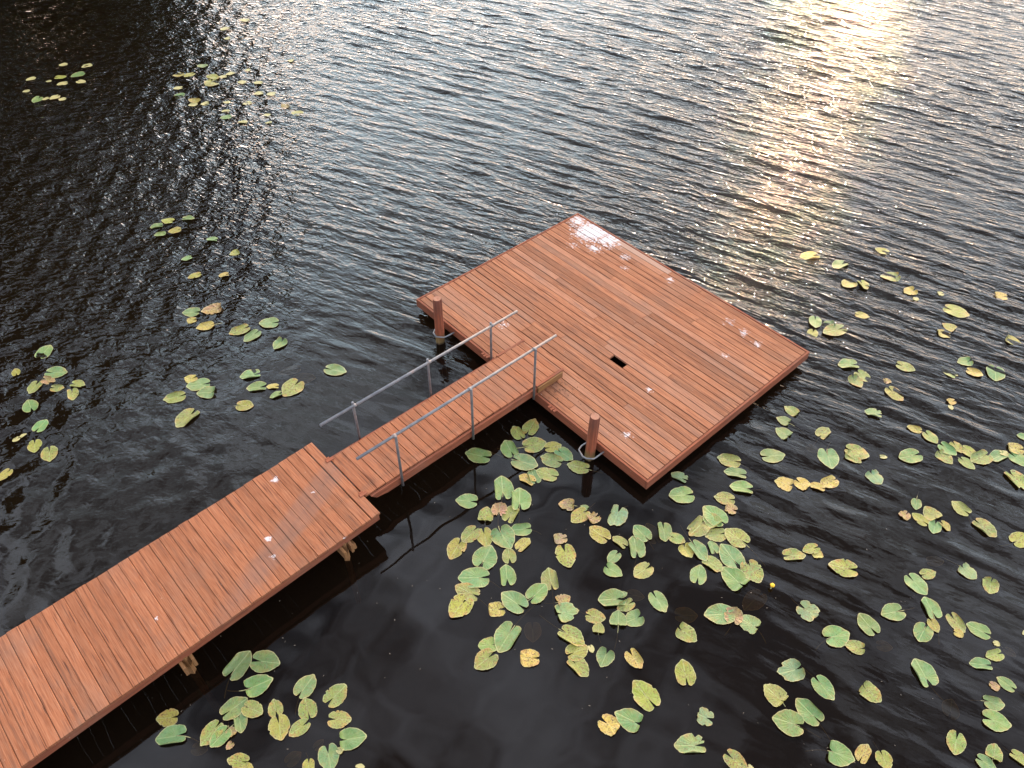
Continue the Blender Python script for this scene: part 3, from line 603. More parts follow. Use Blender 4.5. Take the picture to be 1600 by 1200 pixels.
(-1.871, 3.557, 0.18, 0.328, 'g', 'plain green lily pad, notch left, at the bottom left of centre'),
(-2.103, 3.338, -1.25, 0.283, 'g', 'plain green lily pad, notch up, at the bottom left of centre'),
(-2.325, 3.228, -1.45, 0.181, 'y', 'small yellow-green lily pad, notch up, at the bottom left of centre'),
(-2.532, 3.349, 0.78, 0.186, 'd', 'small dim sunken lily pad, notch lower left, at the bottom left of centre, leftmost'),
(-2.263, 3.51, 0.87, 0.131, 'd', 'small dim sunken lily pad, notch lower left, at the bottom left of centre, rightmost'),
(-8.26, 10.152, 1.41, 0.316, 'g', 'plain green lily pad, notch lower left, at the left edge, rightmost'),
(-7.843, 9.637, 0.01, 0.34, 'g', 'large plain green lily pad, notch left, at the left edge'),
(-7.904, 9.452, -0.23, 0.249, 'b', 'withered brown lily pad, notch left, at the left edge'),
(-8.083, 9.284, -1.71, 0.273, 's', 'speckled green lily pad, notch upper right, at the left edge'),
(-7.685, 9.273, 0.01, 0.204, 's', 'speckled green lily pad, notch left, at the left edge, leftmost'),
(-7.364, 9.352, -0.12, 0.229, 's', 'speckled green lily pad, notch left, at the left edge, rightmost'),
(-7.374, 9.129, -1.12, 0.261, 's', 'speckled green lily pad, notch up, at the left edge, rightmost'),
(-7.967, 8.859, 2.19, 0.279, 'g', 'plain green lily pad, notch down, at the left edge'),
(-7.607, 8.429, 1.33, 0.255, 'g', 'plain green lily pad, notch lower left, at the left edge, leftmost'),
(-7.529, 8.001, -1.17, 0.254, 'y', 'yellow-green lily pad, notch up, at the left edge'),
(-7.232, 7.843, -1.18, 0.29, 's', 'speckled green lily pad, notch up, at the left edge, leftmost'),
(-7.736, 7.428, -1.9, 0.209, 'y', 'yellow-green lily pad, notch upper right, at the left edge'),
(-8.551, 9.644, 2.15, 0.185, 'y', 'small yellow-green lily pad, notch down, at the left edge'),
(-5.521, 9.497, -2.59, 0.242, 'o', 'orange-edged yellow lily pad, notch right, left of the handrails, leftmost'),
(-5.334, 9.375, -2.88, 0.354, 'g', 'large plain green lily pad, notch right, left of the handrails'),
(-5.126, 9.195, -3.02, 0.319, 'g', 'plain green lily pad, notch right, left of the handrails, second from left'),
(-5.646, 9.076, -2.76, 0.33, 's', 'speckled green lily pad, notch right, left of the handrails'),
(-5.314, 8.614, -2.11, 0.401, 's', 'large speckled green lily pad, notch upper right, left of the handrails, leftmost'),
(-4.422, 8.905, -0.05, 0.264, 'y', 'yellow-green lily pad, notch left, left of the handrails'),
(-5.991, 11.251, -3.07, 0.287, 'g', 'plain green lily pad, notch right, left of the handrails, leftmost'),
(-5.939, 11.016, -2.81, 0.206, 'o', 'orange-edged yellow lily pad, notch right, left of the handrails, second from left'),
(-5.607, 11.332, -2.82, 0.441, 'b', 'large withered brown lily pad, notch right, left of the handrails'),
(-5.624, 10.86, -2.8, 0.297, 'o', 'orange-edged yellow lily pad, notch right, left of the handrails, rightmost'),
(-4.973, 10.759, -2.54, 0.34, 's', 'large speckled green lily pad, notch right, left of the handrails'),
(-4.71, 10.607, -2.23, 0.316, 'g', 'plain green lily pad, notch upper right, left of the handrails, leftmost'),
(-4.48, 10.964, -2.98, 0.323, 'g', 'plain green lily pad, notch right, left of the handrails, fifth from left'),
(-4.167, 10.415, -1.95, 0.296, 'g', 'plain green lily pad, notch upper right, left of the handrails, rightmost'),
(-4.51, 9.621, -2.85, 0.311, 'g', 'plain green lily pad, notch right, left of the handrails, third from left'),
(-3.87, 9.792, -2.84, 0.347, 'd', 'large dim sunken lily pad, notch right, left of the handrails'),
(-3.055, 9.753, -0.22, 0.364, 'g', 'large plain green lily pad, notch left, left of the handrails'),
(-4.334, 9.332, -2.95, 0.307, 'g', 'plain green lily pad, notch right, left of the handrails, fourth from left'),
(-4.062, 9.349, -2.99, 0.193, 'o', 'small orange-edged yellow lily pad, notch right, left of the handrails'),
(-3.729, 9.314, -2.09, 0.38, 's', 'large speckled green lily pad, notch upper right, left of the handrails, rightmost'),
(-3.96, 9.148, -2.57, 0.203, 'g', 'plain green lily pad, notch right, left of the handrails, rightmost'),
(-3.589, 9.605, -0.06, 0.384, 'd', 'large dim sunken lily pad, notch left, left of the handrails'),
(-6.915, 14.276, 0.02, 0.236, 'g', 'plain green lily pad, notch left, in ripples left of centre'),
(-7.33, 14.183, 3.0, 0.25, 'y', 'yellow-green lily pad, notch right, in ripples left of centre, leftmost'),
(-7.503, 13.983, -2.85, 0.238, 'g', 'plain green lily pad, notch right, in ripples left of centre, leftmost'),
(-7.076, 13.835, -2.75, 0.246, 'y', 'yellow-green lily pad, notch right, in ripples left of centre, second from left'),
(-7.345, 13.709, -2.76, 0.215, 'g', 'plain green lily pad, notch right, in ripples left of centre, second from left'),
(-6.22, 13.543, 3.1, 0.218, 'g', 'plain green lily pad, notch right, in ripples left of centre, rightmost'),
(-5.635, 13.091, -2.48, 0.201, 'y', 'yellow-green lily pad, notch right, in ripples left of centre, rightmost'),
(-6.553, 12.891, -2.53, 0.19, 'g', 'small plain green lily pad, notch right, in ripples left of centre'),
(-6.236, 12.334, -2.63, 0.237, 'y', 'yellow-green lily pad, notch right, in ripples left of centre, third from left'),
(-5.67, 12.365, -2.75, 0.186, 'o', 'small orange-edged yellow lily pad, notch right, in ripples left of centre'),
(-11.872, 21.004, -2.43, 0.344, 'g', 'large plain green lily pad, notch right, in dark upper-left water'),
(-12.267, 20.839, 0.2, 0.275, 'y', 'yellow-green lily pad, notch left, in dark upper-left water'),
(-12.37, 19.56, -1.72, 0.291, 'g', 'plain green lily pad, notch upper right, in dark upper-left water'),
(-8.667, 21.618, 2.93, 0.282, 'g', 'plain green lily pad, notch right, in the upper-left ripples, second from left'),
(-9.155, 21.062, -2.67, 0.289, 'y', 'yellow-green lily pad, notch right, in the upper-left ripples, leftmost'),
(-8.862, 21.052, -2.27, 0.294, 'y', 'yellow-green lily pad, notch right, in the upper-left ripples, second from left'),
(-8.173, 20.957, -0.54, 0.353, 'y', 'large yellow-green lily pad, notch left, in the upper-left ripples'),
(-8.116, 20.588, -1.31, 0.441, 'y', 'large yellow-green lily pad, notch up, in the upper-left ripples'),
(-8.78, 19.87, -2.78, 0.261, 'g', 'plain green lily pad, notch right, in the upper-left ripples, leftmost'),
(-8.306, 19.591, 2.87, 0.303, 'o', 'orange-edged yellow lily pad, notch right, in the upper-left ripples'),
(-7.257, 18.709, -2.91, 0.253, 'g', 'plain green lily pad, notch right, in the upper-left ripples, rightmost'),
(-5.92, 19.327, 3.07, 0.299, 'b', 'withered brown lily pad, notch right, in the upper-left ripples'),
(-5.518, 18.974, 2.87, 0.289, 'y', 'yellow-green lily pad, notch right, in the upper-left ripples, rightmost'),
(1.058, 4.711, -1.26, 0.1, 'y', ''),
(6.358, 4.841, 0.01, 0.101, 'b', ''),
(6.797, 4.992, -2.85, 0.1, 'g', ''),
(2.821, 3.264, -0.59, 0.1, 'b', ''),
(5.861, 7.947, -0.17, 0.109, 'o', ''),
(7.816, 8.039, -0.24, 0.156, 'o', ''),
(7.327, 9.02, -1.58, 0.1, 'y', ''),
(7.728, 11.828, -0.49, 0.132, 'o', ''),
(8.224, 11.997, -3.13, 0.154, 'b', ''),
(-1.974, 3.413, -0.36, 0.1, 'o', ''),
(-1.723, 3.233, 0.15, 0.1, 'g', ''),
(-7.878, 8.128, -2.26, 0.104, 'y', ''),
(-7.796, 8.209, 0.96, 0.1, 'y', ''),
(-12.509, 21.608, -2.76, 0.216, 'y', ''),
(-11.823, 21.535, -2.5, 0.258, 'g', ''),
(-13.019, 20.715, -2.34, 0.236, 'g', ''),
(-12.491, 20.596, -2.75, 0.129, 'o', ''),
(-12.069, 20.452, -2.63, 0.25, 'y', ''),
(-11.606, 20.579, -0.28, 0.238, 'y', ''),
(-12.849, 20.02, -2.72, 0.174, 'o', ''),
(-12.153, 19.597, -2.21, 0.168, 'g', ''),
(-11.953, 19.668, -2.09, 0.258, 'g', ''),
(-11.739, 19.562, -2.48, 0.22, 'o', ''),
(-7.92, 20.962, -2.79, 0.192, 'y', ''),
(-7.768, 21.139, -2.34, 0.226, 'y', ''),
(-7.327, 21.372, -2.93, 0.167, 'g', ''),
(-7.33, 20.649, 3.02, 0.217, 'y', ''),
(-6.892, 20.627, -2.99, 0.232, 'y', ''),
(-8.932, 20.266, -2.85, 0.224, 'y', ''),
(-6.738, 20.015, -2.86, 0.227, 'y', ''),
(-6.395, 19.978, -2.98, 0.214, 'g', ''),
(-8.271, 19.35, -2.86, 0.218, 'o', ''),
(-7.971, 19.427, -2.73, 0.222, 'y', ''),
(-7.442, 19.508, -3.12, 0.174, 'y', ''),
(-6.901, 19.462, -2.58, 0.221, 'y', ''),
(-7.344, 19.02, -2.98, 0.193, 'o', ''),
(-6.773, 18.464, 3.04, 0.227, 'g', ''),
(-6.256, 18.85, 3.0, 0.165, 'g', ''),
(-6.129, 18.45, -2.97, 0.177, 'b', ''),
(-8.247, 24.772, 2.88, 0.28, 'y', ''),
(-8.688, 24.122, -2.32, 0.267, 'g', ''),
(-8.42, 23.438, -2.73, 0.194, 'y', ''),
(-6.269, 22.0, 2.98, 0.183, 'g', ''),
]


# ---------------------------------------------------------------- water
rng = np.random.default_rng(7)
def axis(lo, hi, step, far):
    mid = np.arange(lo, hi + step / 2, step); g = []; d = step
    s = 0
    while s < far: d *= 1.22; s += d; g.append(s)
    g = np.array(g); return np.concatenate([(lo - g)[::-1], mid, hi + g])
X = axis(-18.5, 18.5, .055, 500); Y = axis(1.5, 30, .055, 500)
gx, gy = np.meshgrid(X, Y)
def sstep(a, b, v): t = np.clip((v - a) / (b - a), 0, 1); return t * t * (3 - 2 * t)
inner = sstep(0, 3, gx + 21) * sstep(0, 3, 21 - gx) * sstep(0, 3, 33 - gy) * sstep(-4, 0, gy + .5)
# left, more confused water
mess = 1 - sstep(-6.5, -2.0, gx + .12 * (gy - 12))
# sheltered water: below the walkway, ramp and platform
sN = (gx * .6845 - gy * .729)             # grows away from the walkway line towards lower right
line0 = (-2.0 * .6845 - 6.73 * .729)
lee = sstep(-.3, .8, sN - line0) * (1 - sstep(1.6, 4.4, gx - .10 * (gy - 6)))
lee2 = (1 - sstep(4.8, 9.5, gy + .35 * np.abs(gx - 1)))                 # calmer towards the bottom anyway
lee3 = np.exp(-(((gx + 1.6) / 2.2) ** 2 + ((gy - 8.6) / 1.8) ** 2)) * .75  # behind ramp and left piling
chop = np.clip(1 - .97 * lee, 0, 1) * (1 - .45 * lee2) * (1 - lee3)
chop *= .30 + .70 * sstep(5.0, 12.5, gy + 4.5 * sstep(1.5, 4.5, gx))
px = np.array([[p[0], p[1]] for p in PADS])
damp = np.ones_like(gx)
for (ax, ay) in px:
    i0, i1 = np.searchsorted(X, [ax - .5, ax + .5]); j0, j1 = np.searchsorted(Y, [ay - .5, ay + .5])
    sx, sy = gx[j0:j1, i0:i1], gy[j0:j1, i0:i1]
    damp[j0:j1, i0:i1] *= 1 - (.35 if (ax > 4.5 and ay > 8.5) or ay > 17 else .75) * np.exp(-((sx - ax) ** 2 + (sy - ay) ** 2) / .05)
damp = np.maximum(damp, .12)
H = np.zeros_like(gx); DX = np.zeros_like(gx); DY = np.zeros_like(gx)
bend = .5 * .0155 * np.clip(gx, -20, 20) ** 2
def waves(n, ang0, spread, lmin, lmax, slope, w):
    global H, DX, DY
    lam = np.exp(rng.uniform(np.log(lmin), np.log(lmax), n))
    th = math.radians(ang0) + rng.normal(0, math.radians(spread), n)
    k = 2 * np.pi / lam; a = slope / k * np.sqrt(2.0 / n); ph = rng.uniform(0, 2 * np.pi, n)
    for i in range(n):
        c, s = math.cos(th[i]), math.sin(th[i])
        arg = k[i] * (gx * c + gy * s + bend) + ph[i]
        H += w * a[i] * np.cos(arg); q = w * a[i] * np.sin(arg) * .9; DX -= c * q; DY -= s * q
open_w = (1 - .75 * mess)
waves(50, 62, 7.5, .30, .62, .135, open_w)
waves(30, 62, 15, .20, .34, .085, open_w)
waves(12, 50, 18, .7, 1.3, .05 , open_w)
waves(34, 15, 55, .24, .70, .15, mess)
amp = chop * damp * inner
gust = .85 + .20 * np.sin(gx * .33 + gy * .21 + 1.0) * np.sin(gy * .41 - gx * .12)
amp *= gust
H *= amp; DX *= amp; DY *= amp
# very low, long swell in the sheltered part so that reflections wobble
lw = .0014 * inner * (np.sin(2.1 * gx + 1.3 * gy) + np.sin(-1.1 * gx + 2.9 * gy + 1) + .7 * np.sin(5.3 * gx + 3.7 * gy + 2) + .45 * np.sin(9.1 * gx - 6.7 * gy) + .45 * np.sin(3.3 * gx + 11.0 * gy))
H += lw
co = np.stack([gx + DX, gy + DY, H], -1).reshape(-1, 3).astype(np.float32)
ny, nx = gx.shape
idx = np.arange(nx * ny).reshape(ny, nx)
quads = np.stack([idx[:-1, :-1], idx[:-1, 1:], idx[1:, 1:], idx[1:, :-1]], -1).reshape(-1, 4).astype(np.int32)
me = bpy.data.meshes.new('lake_water')
me.vertices.add(len(co)); me.vertices.foreach_set('co', co.ravel())
me.loops.add(quads.size); me.loops.foreach_set('vertex_index', quads.ravel())
me.polygons.add(len(quads)); me.polygons.foreach_set('loop_start', np.arange(0, quads.size, 4, dtype=np.int32))
me.polygons.foreach_set('use_smooth', np.ones(len(quads), dtype=bool))
me.update(); me.validate()
ca = me.color_attributes.new('chop', 'FLOAT_COLOR', 'POINT')
cc = np.ones((nx * ny, 4), dtype=np.float32); cc[:, 0] = (np.clip((.45 + .55 * sstep(6.0, 12.0, gy)) * chop * gust * (.35 + .65 * damp), .004, 1.3)).ravel(); cc[:, 1] = mess.ravel(); cc[:, 2] = 0
ca.data.foreach_set('color', cc.ravel())
tag(obj('lake_water', me, M_WATER), None, None, kind='structure')
# lake bed, rising to a shore far outside the picture
bm = bmesh.new()
rings = [(0, -1.2), (30, -1.2), (46, -.5), (60, .6), (90, 1.6), (520, 3.0)]
vs = []
for r, z in rings[1:]:
    vs.append([bm.verts.new((r * math.cos(a) * 1.0, 14 + r * math.sin(a), z + (.25 * math.sin(3 * a + r) if z > -1 else 0))) for a in [2 * math.pi * k / 96 for k in range(96)]])
c0 = bm.verts.new((0, 14, -1.2))
for k in range(96): bm.faces.new((c0, vs[0][k], vs[0][(k + 1) % 96]))
for a, b in zip(vs, vs[1:]):
    for k in range(96): bm.faces.new((a[k], b[k], b[(k + 1) % 96], a[(k + 1) % 96]))
me = bpy.data.meshes.new('lake_bed'); bm.to_mesh(me); bm.free()
tag(obj('lake_bed', me, plain_mat('silt_and_grass', (0.035, 0.024, 0.012), .9)), None, None, kind='structure')

# ---------------------------------------------------------------- swimming platform
hd = .28
P0 = Vector((2.027, 7.189, 0)); yaw = math.radians(42.39)
plat = tag(empty('swimming_platform', P0, yaw), 'broad square rust-brown wooden swimming platform floating at the end of the ramp', 'platform')
W, Lp = 4.24, 5.655      # local x: towards the right corner; local y: towards the left corner (boards run along y)
d = MB(); rnd = random.Random(5)
rim = .046
nb = 31; pitch = (W - 2 * rim) / nb
hx, hy0 = None, None
def tolocal(x, y):
    v = Vector((x - P0.x, y - P0.y, 0)); return (v.x * math.cos(-yaw) - v.y * math.sin(-yaw), v.x * math.sin(-yaw) + v.y * math.cos(-yaw))
hA = tolocal(1.700, 9.871); hB = tolocal(1.899, 9.639)
hole_row = int(((hA[0] + hB[0]) / 2 - rim) / pitch)
pale = tolocal(2.45, 12.75); pale_row = int((pale[0] - rim) / pitch)
for i in range(nb):
    x = rim + pitch * (i + .5)
    joints = [rim]
    y = rim + rnd.choice([1.22, 1.83, 2.44, 3.05, 3.66]) + rnd.uniform(-.05, .05)
    if rnd.random() < .82:
        joints.append(y)
        if y < 2.2 and rnd.random() < .6: joints.append(y + 2.44)
    if i == pale_row: joints = [rim, 2.3, 3.05, Lp - 1.0]
    joints.append(Lp - rim)
    if i == hole_row: joints = [rim, min(hA[1], hB[1]), max(hA[1], hB[1]), Lp - rim]
    for j in range(len(joints) - 1):
        if i == hole_row and j == 1: continue
        a, b = joints[j] + .003, joints[j + 1] - .003
        tone = .5 + rnd.uniform(-.16, .16); wear = rnd.choice([0, 0, 0, .12])
        if i >= nb - 3: tone += .05
        if i == nb - 2 and b > Lp - 2.6 and b - a < 3.6: pass
        if i == pale_row and j == 2: wear = .55
        gap = rnd.choice([.005, .007, .010, .014, .018])
        d.board((x, a, hd - .019 + rnd.uniform(-.002, .0015)), (x + rnd.uniform(-.002, .002), b, hd - .019 + rnd.uniform(-.002, .0015)), pitch - gap, .038, tone, seed=i * 10 + j, wear=wear)
d.build('decking', M_PLAT, plat)
for (a, b) in (((0, 0), (W, 0)), ((W, 0), (W, Lp)), ((W, Lp), (0, Lp)), ((0, Lp), (0, 0))):
    s = MB(); A = Vector((a[0], a[1], hd - .082)); B = Vector((b[0], b[1], hd - .082))
    inward = Vector((W / 2, Lp / 2, hd - .082)) - (A + B) / 2; dd = (B - A).normalized(); nrm = inward - dd * inward.dot(dd); nrm.normalize()
    off = nrm * .0195; e = dd * (0.0 if a[0] != b[0] else .0395)
    s.board(A + off + e, B + off - e, .039, .17, .5 + rnd.uniform(-.05, .08), seed=int(a[0] * 7 + b[1] * 3)); s.build('rim_board', M_TRIM, plat)
s = MB()
for k in range(8):
    yy = .06 + k * (Lp - .12) / 7
    s.board((.05, yy, hd - .112), (W - .05, yy, hd - .112), .04, .14, .35, seed=k)
s.build('joists', M_RAW, plat)
for (fx, fy) in ((.55, 1.0), (.55, 3.9), (2.6, 1.0), (2.6, 3.9)):
    me = bpy.data.meshes.new('float'); bm = bmesh.new(); bmesh.ops.create_cube(bm, size=1)
    bmesh.ops.scale(bm, vec=(1.0, 1.2, .30), verts=bm.verts); bmesh.ops.translate(bm, vec=(fx + .5, fy + .4, -.05), verts=bm.verts)
    bmesh.ops.bevel(bm, geom=bm.edges, offset=.05, segments=3, affect='EDGES'); bm.to_mesh(me); bm.free()
    obj('float', me, plain_mat('black_float', (.02, .02, .02)), plat)
# worn wooden hinge cleats on the platform edge
for (x, y) in ((-.445, 9.889), (.665, 8.66)):
    lx, ly = tolocal(x, y); s = MB()
    for k in range(3): s.board((.0, ly - .06 + k * .06, hd + .006), (-.055 - .01 * (k % 2), ly - .06 + k * .06 + .01, hd + .004), .045, .022, .55, seed=k)
    s.build('hinge_cleat', M_TRIM, plat)
# pipe hoops that hold the platform to its pilings
def hoop(pts, extra=None):
    s = MB(); P = [Vector((*tolocal(*p), .20)) for p in pts]
    # round the bends
    Q = [P[0]]
    for i in range(1, len(P) - 1):
        a, b, c = P[i - 1], P[i], P[i + 1]
        for t in (.28, .14): Q.append(b.lerp(a, t))
        Q.append(b.lerp((a + c) / 2, .06))
        for t in (.14, .28): Q.append(b.lerp(c, t))
    Q.append(P[-1]); s.tube(Q, .013, 10); s.build('piling_hoop', M_METAL, plat, smooth=True)
hoop([(1.48, 7.885), (1.272, 7.698), (1.154, 7.704), (1.098, 7.748), (1.045, 7.875), (1.09, 7.955), (1.26, 8.09)])
hoop([(-.95, 10.625), (-1.201, 10.416), (-1.35, 10.429), (-1.412, 10.535), (-1.38, 10.66), (-1.12, 10.86)])

# ---------------------------------------------------------------- pilings
def piling(x, y, r, h, label, lean, seed):
    root = tag(empty('dock_piling', (x, y, 0)), label, 'piling', 'pilings that hold the platform')
    rn = random.Random(seed); bm = bmesh.new(); seg = 40; rings = []
    zs = [-1.15, -.3, 0, .15, .35, .55, .75, h - .02, h]
    for z in zs:
        ring = []
        for k in range(seg):
            a = 2 * math.pi * k / seg
            rr = r * (1.03 - .05 * z) + .005 * math.sin(3 * a + seed) + .003 * math.sin(7 * a + z * 3)
            if k % 9 == 0: rr -= .006
            if z == h: rr -= .006
            ring.append(bm.verts.new((math.cos(a) * rr + lean[0] * z, math.sin(a) * rr + lean[1] * z, z + (rn.uniform(-.006, .004) if z == h else 0))))
        rings.append(ring)
    for a, b in zip(rings, rings[1:]):
        for k in range(seg): bm.faces.new((a[k], a[(k + 1) % seg], b[(k + 1) % seg], b[k])).smooth = True
    me = bpy.data.meshes.new('post'); bm.to_mesh(me); bm.free(); me.uv_layers.new(name='UVMap'); obj('post', me, M_PILE, root)
    bm = bmesh.new(); c = bm.verts.new((lean[0] * h, lean[1] * h, h - .004)); ring = []
    for k in range(seg):
        a = 2 * math.pi * k / seg; ring.append(bm.verts.new((math.cos(a) * (r * .96 - .006) + lean[0] * h, math.sin(a) * (r * .96 - .006) + lean[1] * h, h + .001)))
    for k in range(seg): bm.faces.new((c, ring[k], ring[(k + 1) % seg]))
    me = bpy.data.meshes.new('end_cut'); bm.to_mesh(me); bm.free(); obj('end_cut', me, M_END, root)
piling(1.225, 7.885, .077, .97, 'weathered brown round piling on the side nearest the camera, inside a bent pipe hoop', (.012, 0), 1)
piling(-1.30, 10.525, .077, 1.0, 'orange-stained round piling by the far left platform corner, greenish at its foot', (.004, 0), 2)

# ---------------------------------------------------------------- fixed walkway
zb = .58
E0 = Vector((-1.809, 6.414, 0)); wyaw = math.radians(44.0)
walk = tag(empty('boardwalk', E0, wyaw), 'fixed rust-brown plank walkway on posts, entering from the bottom left', 'boardwalk')
WW = 1.712; wu = 0.146     # local x: along the walkway (negative = towards shore), local y: across
rnd = random.Random(11); d = MB(); x = -.012
skew = math.tan(math.radians(.8)); i = 0
while x > -10.4:
    w = rnd.choice([.138, .140, .140, .142]); gap = rnd.choice([.0015, .0025, .0035, .0045]) if i != 0 else .016
    tone = .5 + rnd.choice([-.11, -.06, -.03, 0, .03, .06, .10])
    if i == 0: tone = .6
    xc = x - w / 2; o1, o2 = rnd.uniform(-.004, .003), rnd.uniform(-.005, .005)
    zz = zb - .019 + rnd.uniform(-.003, .002) + (.004 if i == 0 else 0)
    d.board((xc, -.0 + o1, zz), (xc + skew * WW, WW + o2, zz), w, .038, tone, seed=100 + i, bev=.0075, twist=rnd.uniform(-.002, .002))
    x -= w + gap; i += 1
d.build('decking', M_WALK, walk)
s = MB()
s.board((-.02, .045, zb - .115), (-10.4, .045, zb - .115), .04, .145, .52, seed=1); s.build('side_beam', M_TRIM, walk)
s = MB(); s.board((-.02, WW - .045, zb - .115), (-10.4, WW - .045, zb - .115), .04, .145, .52, seed=2); s.build('side_beam', M_TRIM, walk)
s = MB(); s.board((-.03, .066, zb - .115), (-.03, WW - .066, zb - .115), .04, .145, .5, seed=3); s.build('end_beam', M_TRIM, walk)
s = MB(); s.board((-.3, WW / 2, zb - .115), (-10.4, WW / 2, zb - .115), .04, .14, .4, seed=4); s.build('middle_joist', M_RAW, walk)
for bx in (-.62, -2.99, -5.4, -7.8, -10.1):
    s = MB()
    for k, o in enumerate((-.068, .068)):
        s.board((bx + o, -.09 + .04 * k, zb - .275), (bx + o, WW + .12, zb - .275), .04, .17, .62, seed=int(bx * 7) + k)
    cap = s.build('cap_beam', M_RAW, walk)
    for py in (.05, WW - .12):
        s = MB(); s.tube([(bx, py, -1.25), (bx, py, zb - .16)], [.047, .047], 4); s.v = s.v
        s.build('support_post', M_RAW, walk)
    s = MB(); s.board((bx - .06 if bx < -1 else bx + .12, -.02, zb - .30), (bx + .02 if bx < -1 else bx + .17, WW * .5, -.1), .04, .09, .6, seed=int(bx * 3)); s.build('brace', M_RAW, walk)

# ---------------------------------------------------------------- ramp with its two pipe handrails
G0 = Vector((-2.028, 6.732, 0)); gyaw = math.radians(43.2)
gang = tag(empty('access_ramp', G0, gyaw), 'narrow rust-brown plank ramp with two grey pipe handrails joining walkway and platform', 'ramp')
GW = .9; GL = 3.86
def gz(u): return .56 - .10 * u / GL
rnd = random.Random(21); d = MB(); u = -.045; i = 0
while u < GL - .05:
    w = min(.140, GL - u); tone = .52 + rnd.choice([-.09, -.05, 0, .04, .08])
    if i == 0: w = .20; tone = .5
    zc = gz(u + w / 2) - .015
    d.board((u + w / 2, rnd.uniform(-.006, .006), zc), (u + w / 2 + .004, GW + rnd.uniform(-.008, .008), zc), w - .001, .03, tone, seed=300 + i)
    u += w + rnd.choice([.007, .009, .012]); i += 1
d.build('decking', M_RAMP, gang)
def wedge(v, name):
    bm = bmesh.new(); t = .04; z0 = .03
    pts = [(.02, gz(0) - z0), (GL + .05, gz(GL) - .005), (GL - .02, hd + .012), (3.25, hd + .012), (3.22, gz(3.22) - .17), (.30, gz(.3) - .175), (.06, gz(0) - .09)]
    pts = [(.02, gz(0) - .032), (3.30, gz(3.3) - .032), (3.301, gz(3.3) + .004), (GL + .06, gz(GL) + .004), (GL - .06, hd + .008), (3.26, hd + .008), (3.24, gz(3.24) - .165), (.30, gz(.3) - .175), (.10, gz(0) - .13)]
    a = [bm.verts.new((x, v, z)) for x, z in pts]; b = [bm.verts.new((x, v + t, z)) for x, z in pts]
    bm.faces.new(a); bm.faces.new(b[::-1]); n = len(a)
    for k in range(n): bm.faces.new((a[k], b[k], b[(k + 1) % n], a[(k + 1) % n]))
    bmesh.ops.recalc_face_normals(bm, faces=bm.faces)
    me = bpy.data.meshes.new(name); bm.to_mesh(me); bm.free()
    me.uv_layers.new(name='UVMap'); me.color_attributes.new('tone', 'FLOAT_COLOR', 'CORNER'); uv = me.uv_layers['UVMap']; ca = me.color_attributes['tone']
    for l in me.loops:
        c = me.vertices[l.vertex_index].co; uv.data[l.index].uv = (c.x + 9, c.z + c.y + v * 3); ca.data[l.index].color = (.55, 0, .5, 1)
    obj(name, me, M_TRIM, gang)
wedge(-.045, 'side_beam'); wedge(GW + .006, 'side_beam')
s = MB(); s.board((3.30, -.062, gz(3.5) - .065), (GL + .0, -.062, gz(GL) - .062), .03, .115, .45, seed=9); s.build('end_plate', M_RAW, gang)
# hinge plates at the walkway end
for vy in (.03, GW - .03):
    s = MB(); s.board((-.12, vy, .588), (.0, vy, .583), .055, .020, .62, seed=5); s.board((-.10, vy + .045, .586), (-.04, vy + .045, .584), .03, .016, .6, seed=6)
    s.build('hinge_block', M_TRIM, gang)
def handrail(v, za, zb_, us, top, u0, u1):
    root = bpy.data.objects.new('handrail', None); COL.objects.link(root); root.parent = gang
    rail_z = lambda uu: za + (zb_ - za) * (uu - u0) / (u1 - u0)
    s = MB(); s.tube([(u0, v, rail_z(u0)), (u1, v, rail_z(u1))], .0215, 16); s.build('rail', M_METAL, root, smooth=True)
    for uu in us:
        s = MB(); zt = rail_z(uu) + top; vo = v + (-.0 if v < 0 else 0)
        s.tube([(uu, vo - math.copysign(.036, .4 - v), gz(uu) - .19), (uu, vo - math.copysign(.036, .4 - v), zt - .01), (uu, vo - math.copysign(.036, .4 - v), zt)], [.0195, .0195, .014], 14)
        s.build('post', M_METAL, root, smooth=True)
        s = MB(); s.tube([(uu - .025, v, rail_z(uu)), (uu + .025, v, rail_z(uu))], .027, 14); s.build('clamp', M_METAL, root, smooth=True)
handrail(-.040, 1.455, 1.365, (.54, 1.90, 3.20), .03, -.08, 3.68)
handrail(GW + .045, 1.275, 1.185, (.54, 1.92, 3.22), .045, -.04, 3.77)

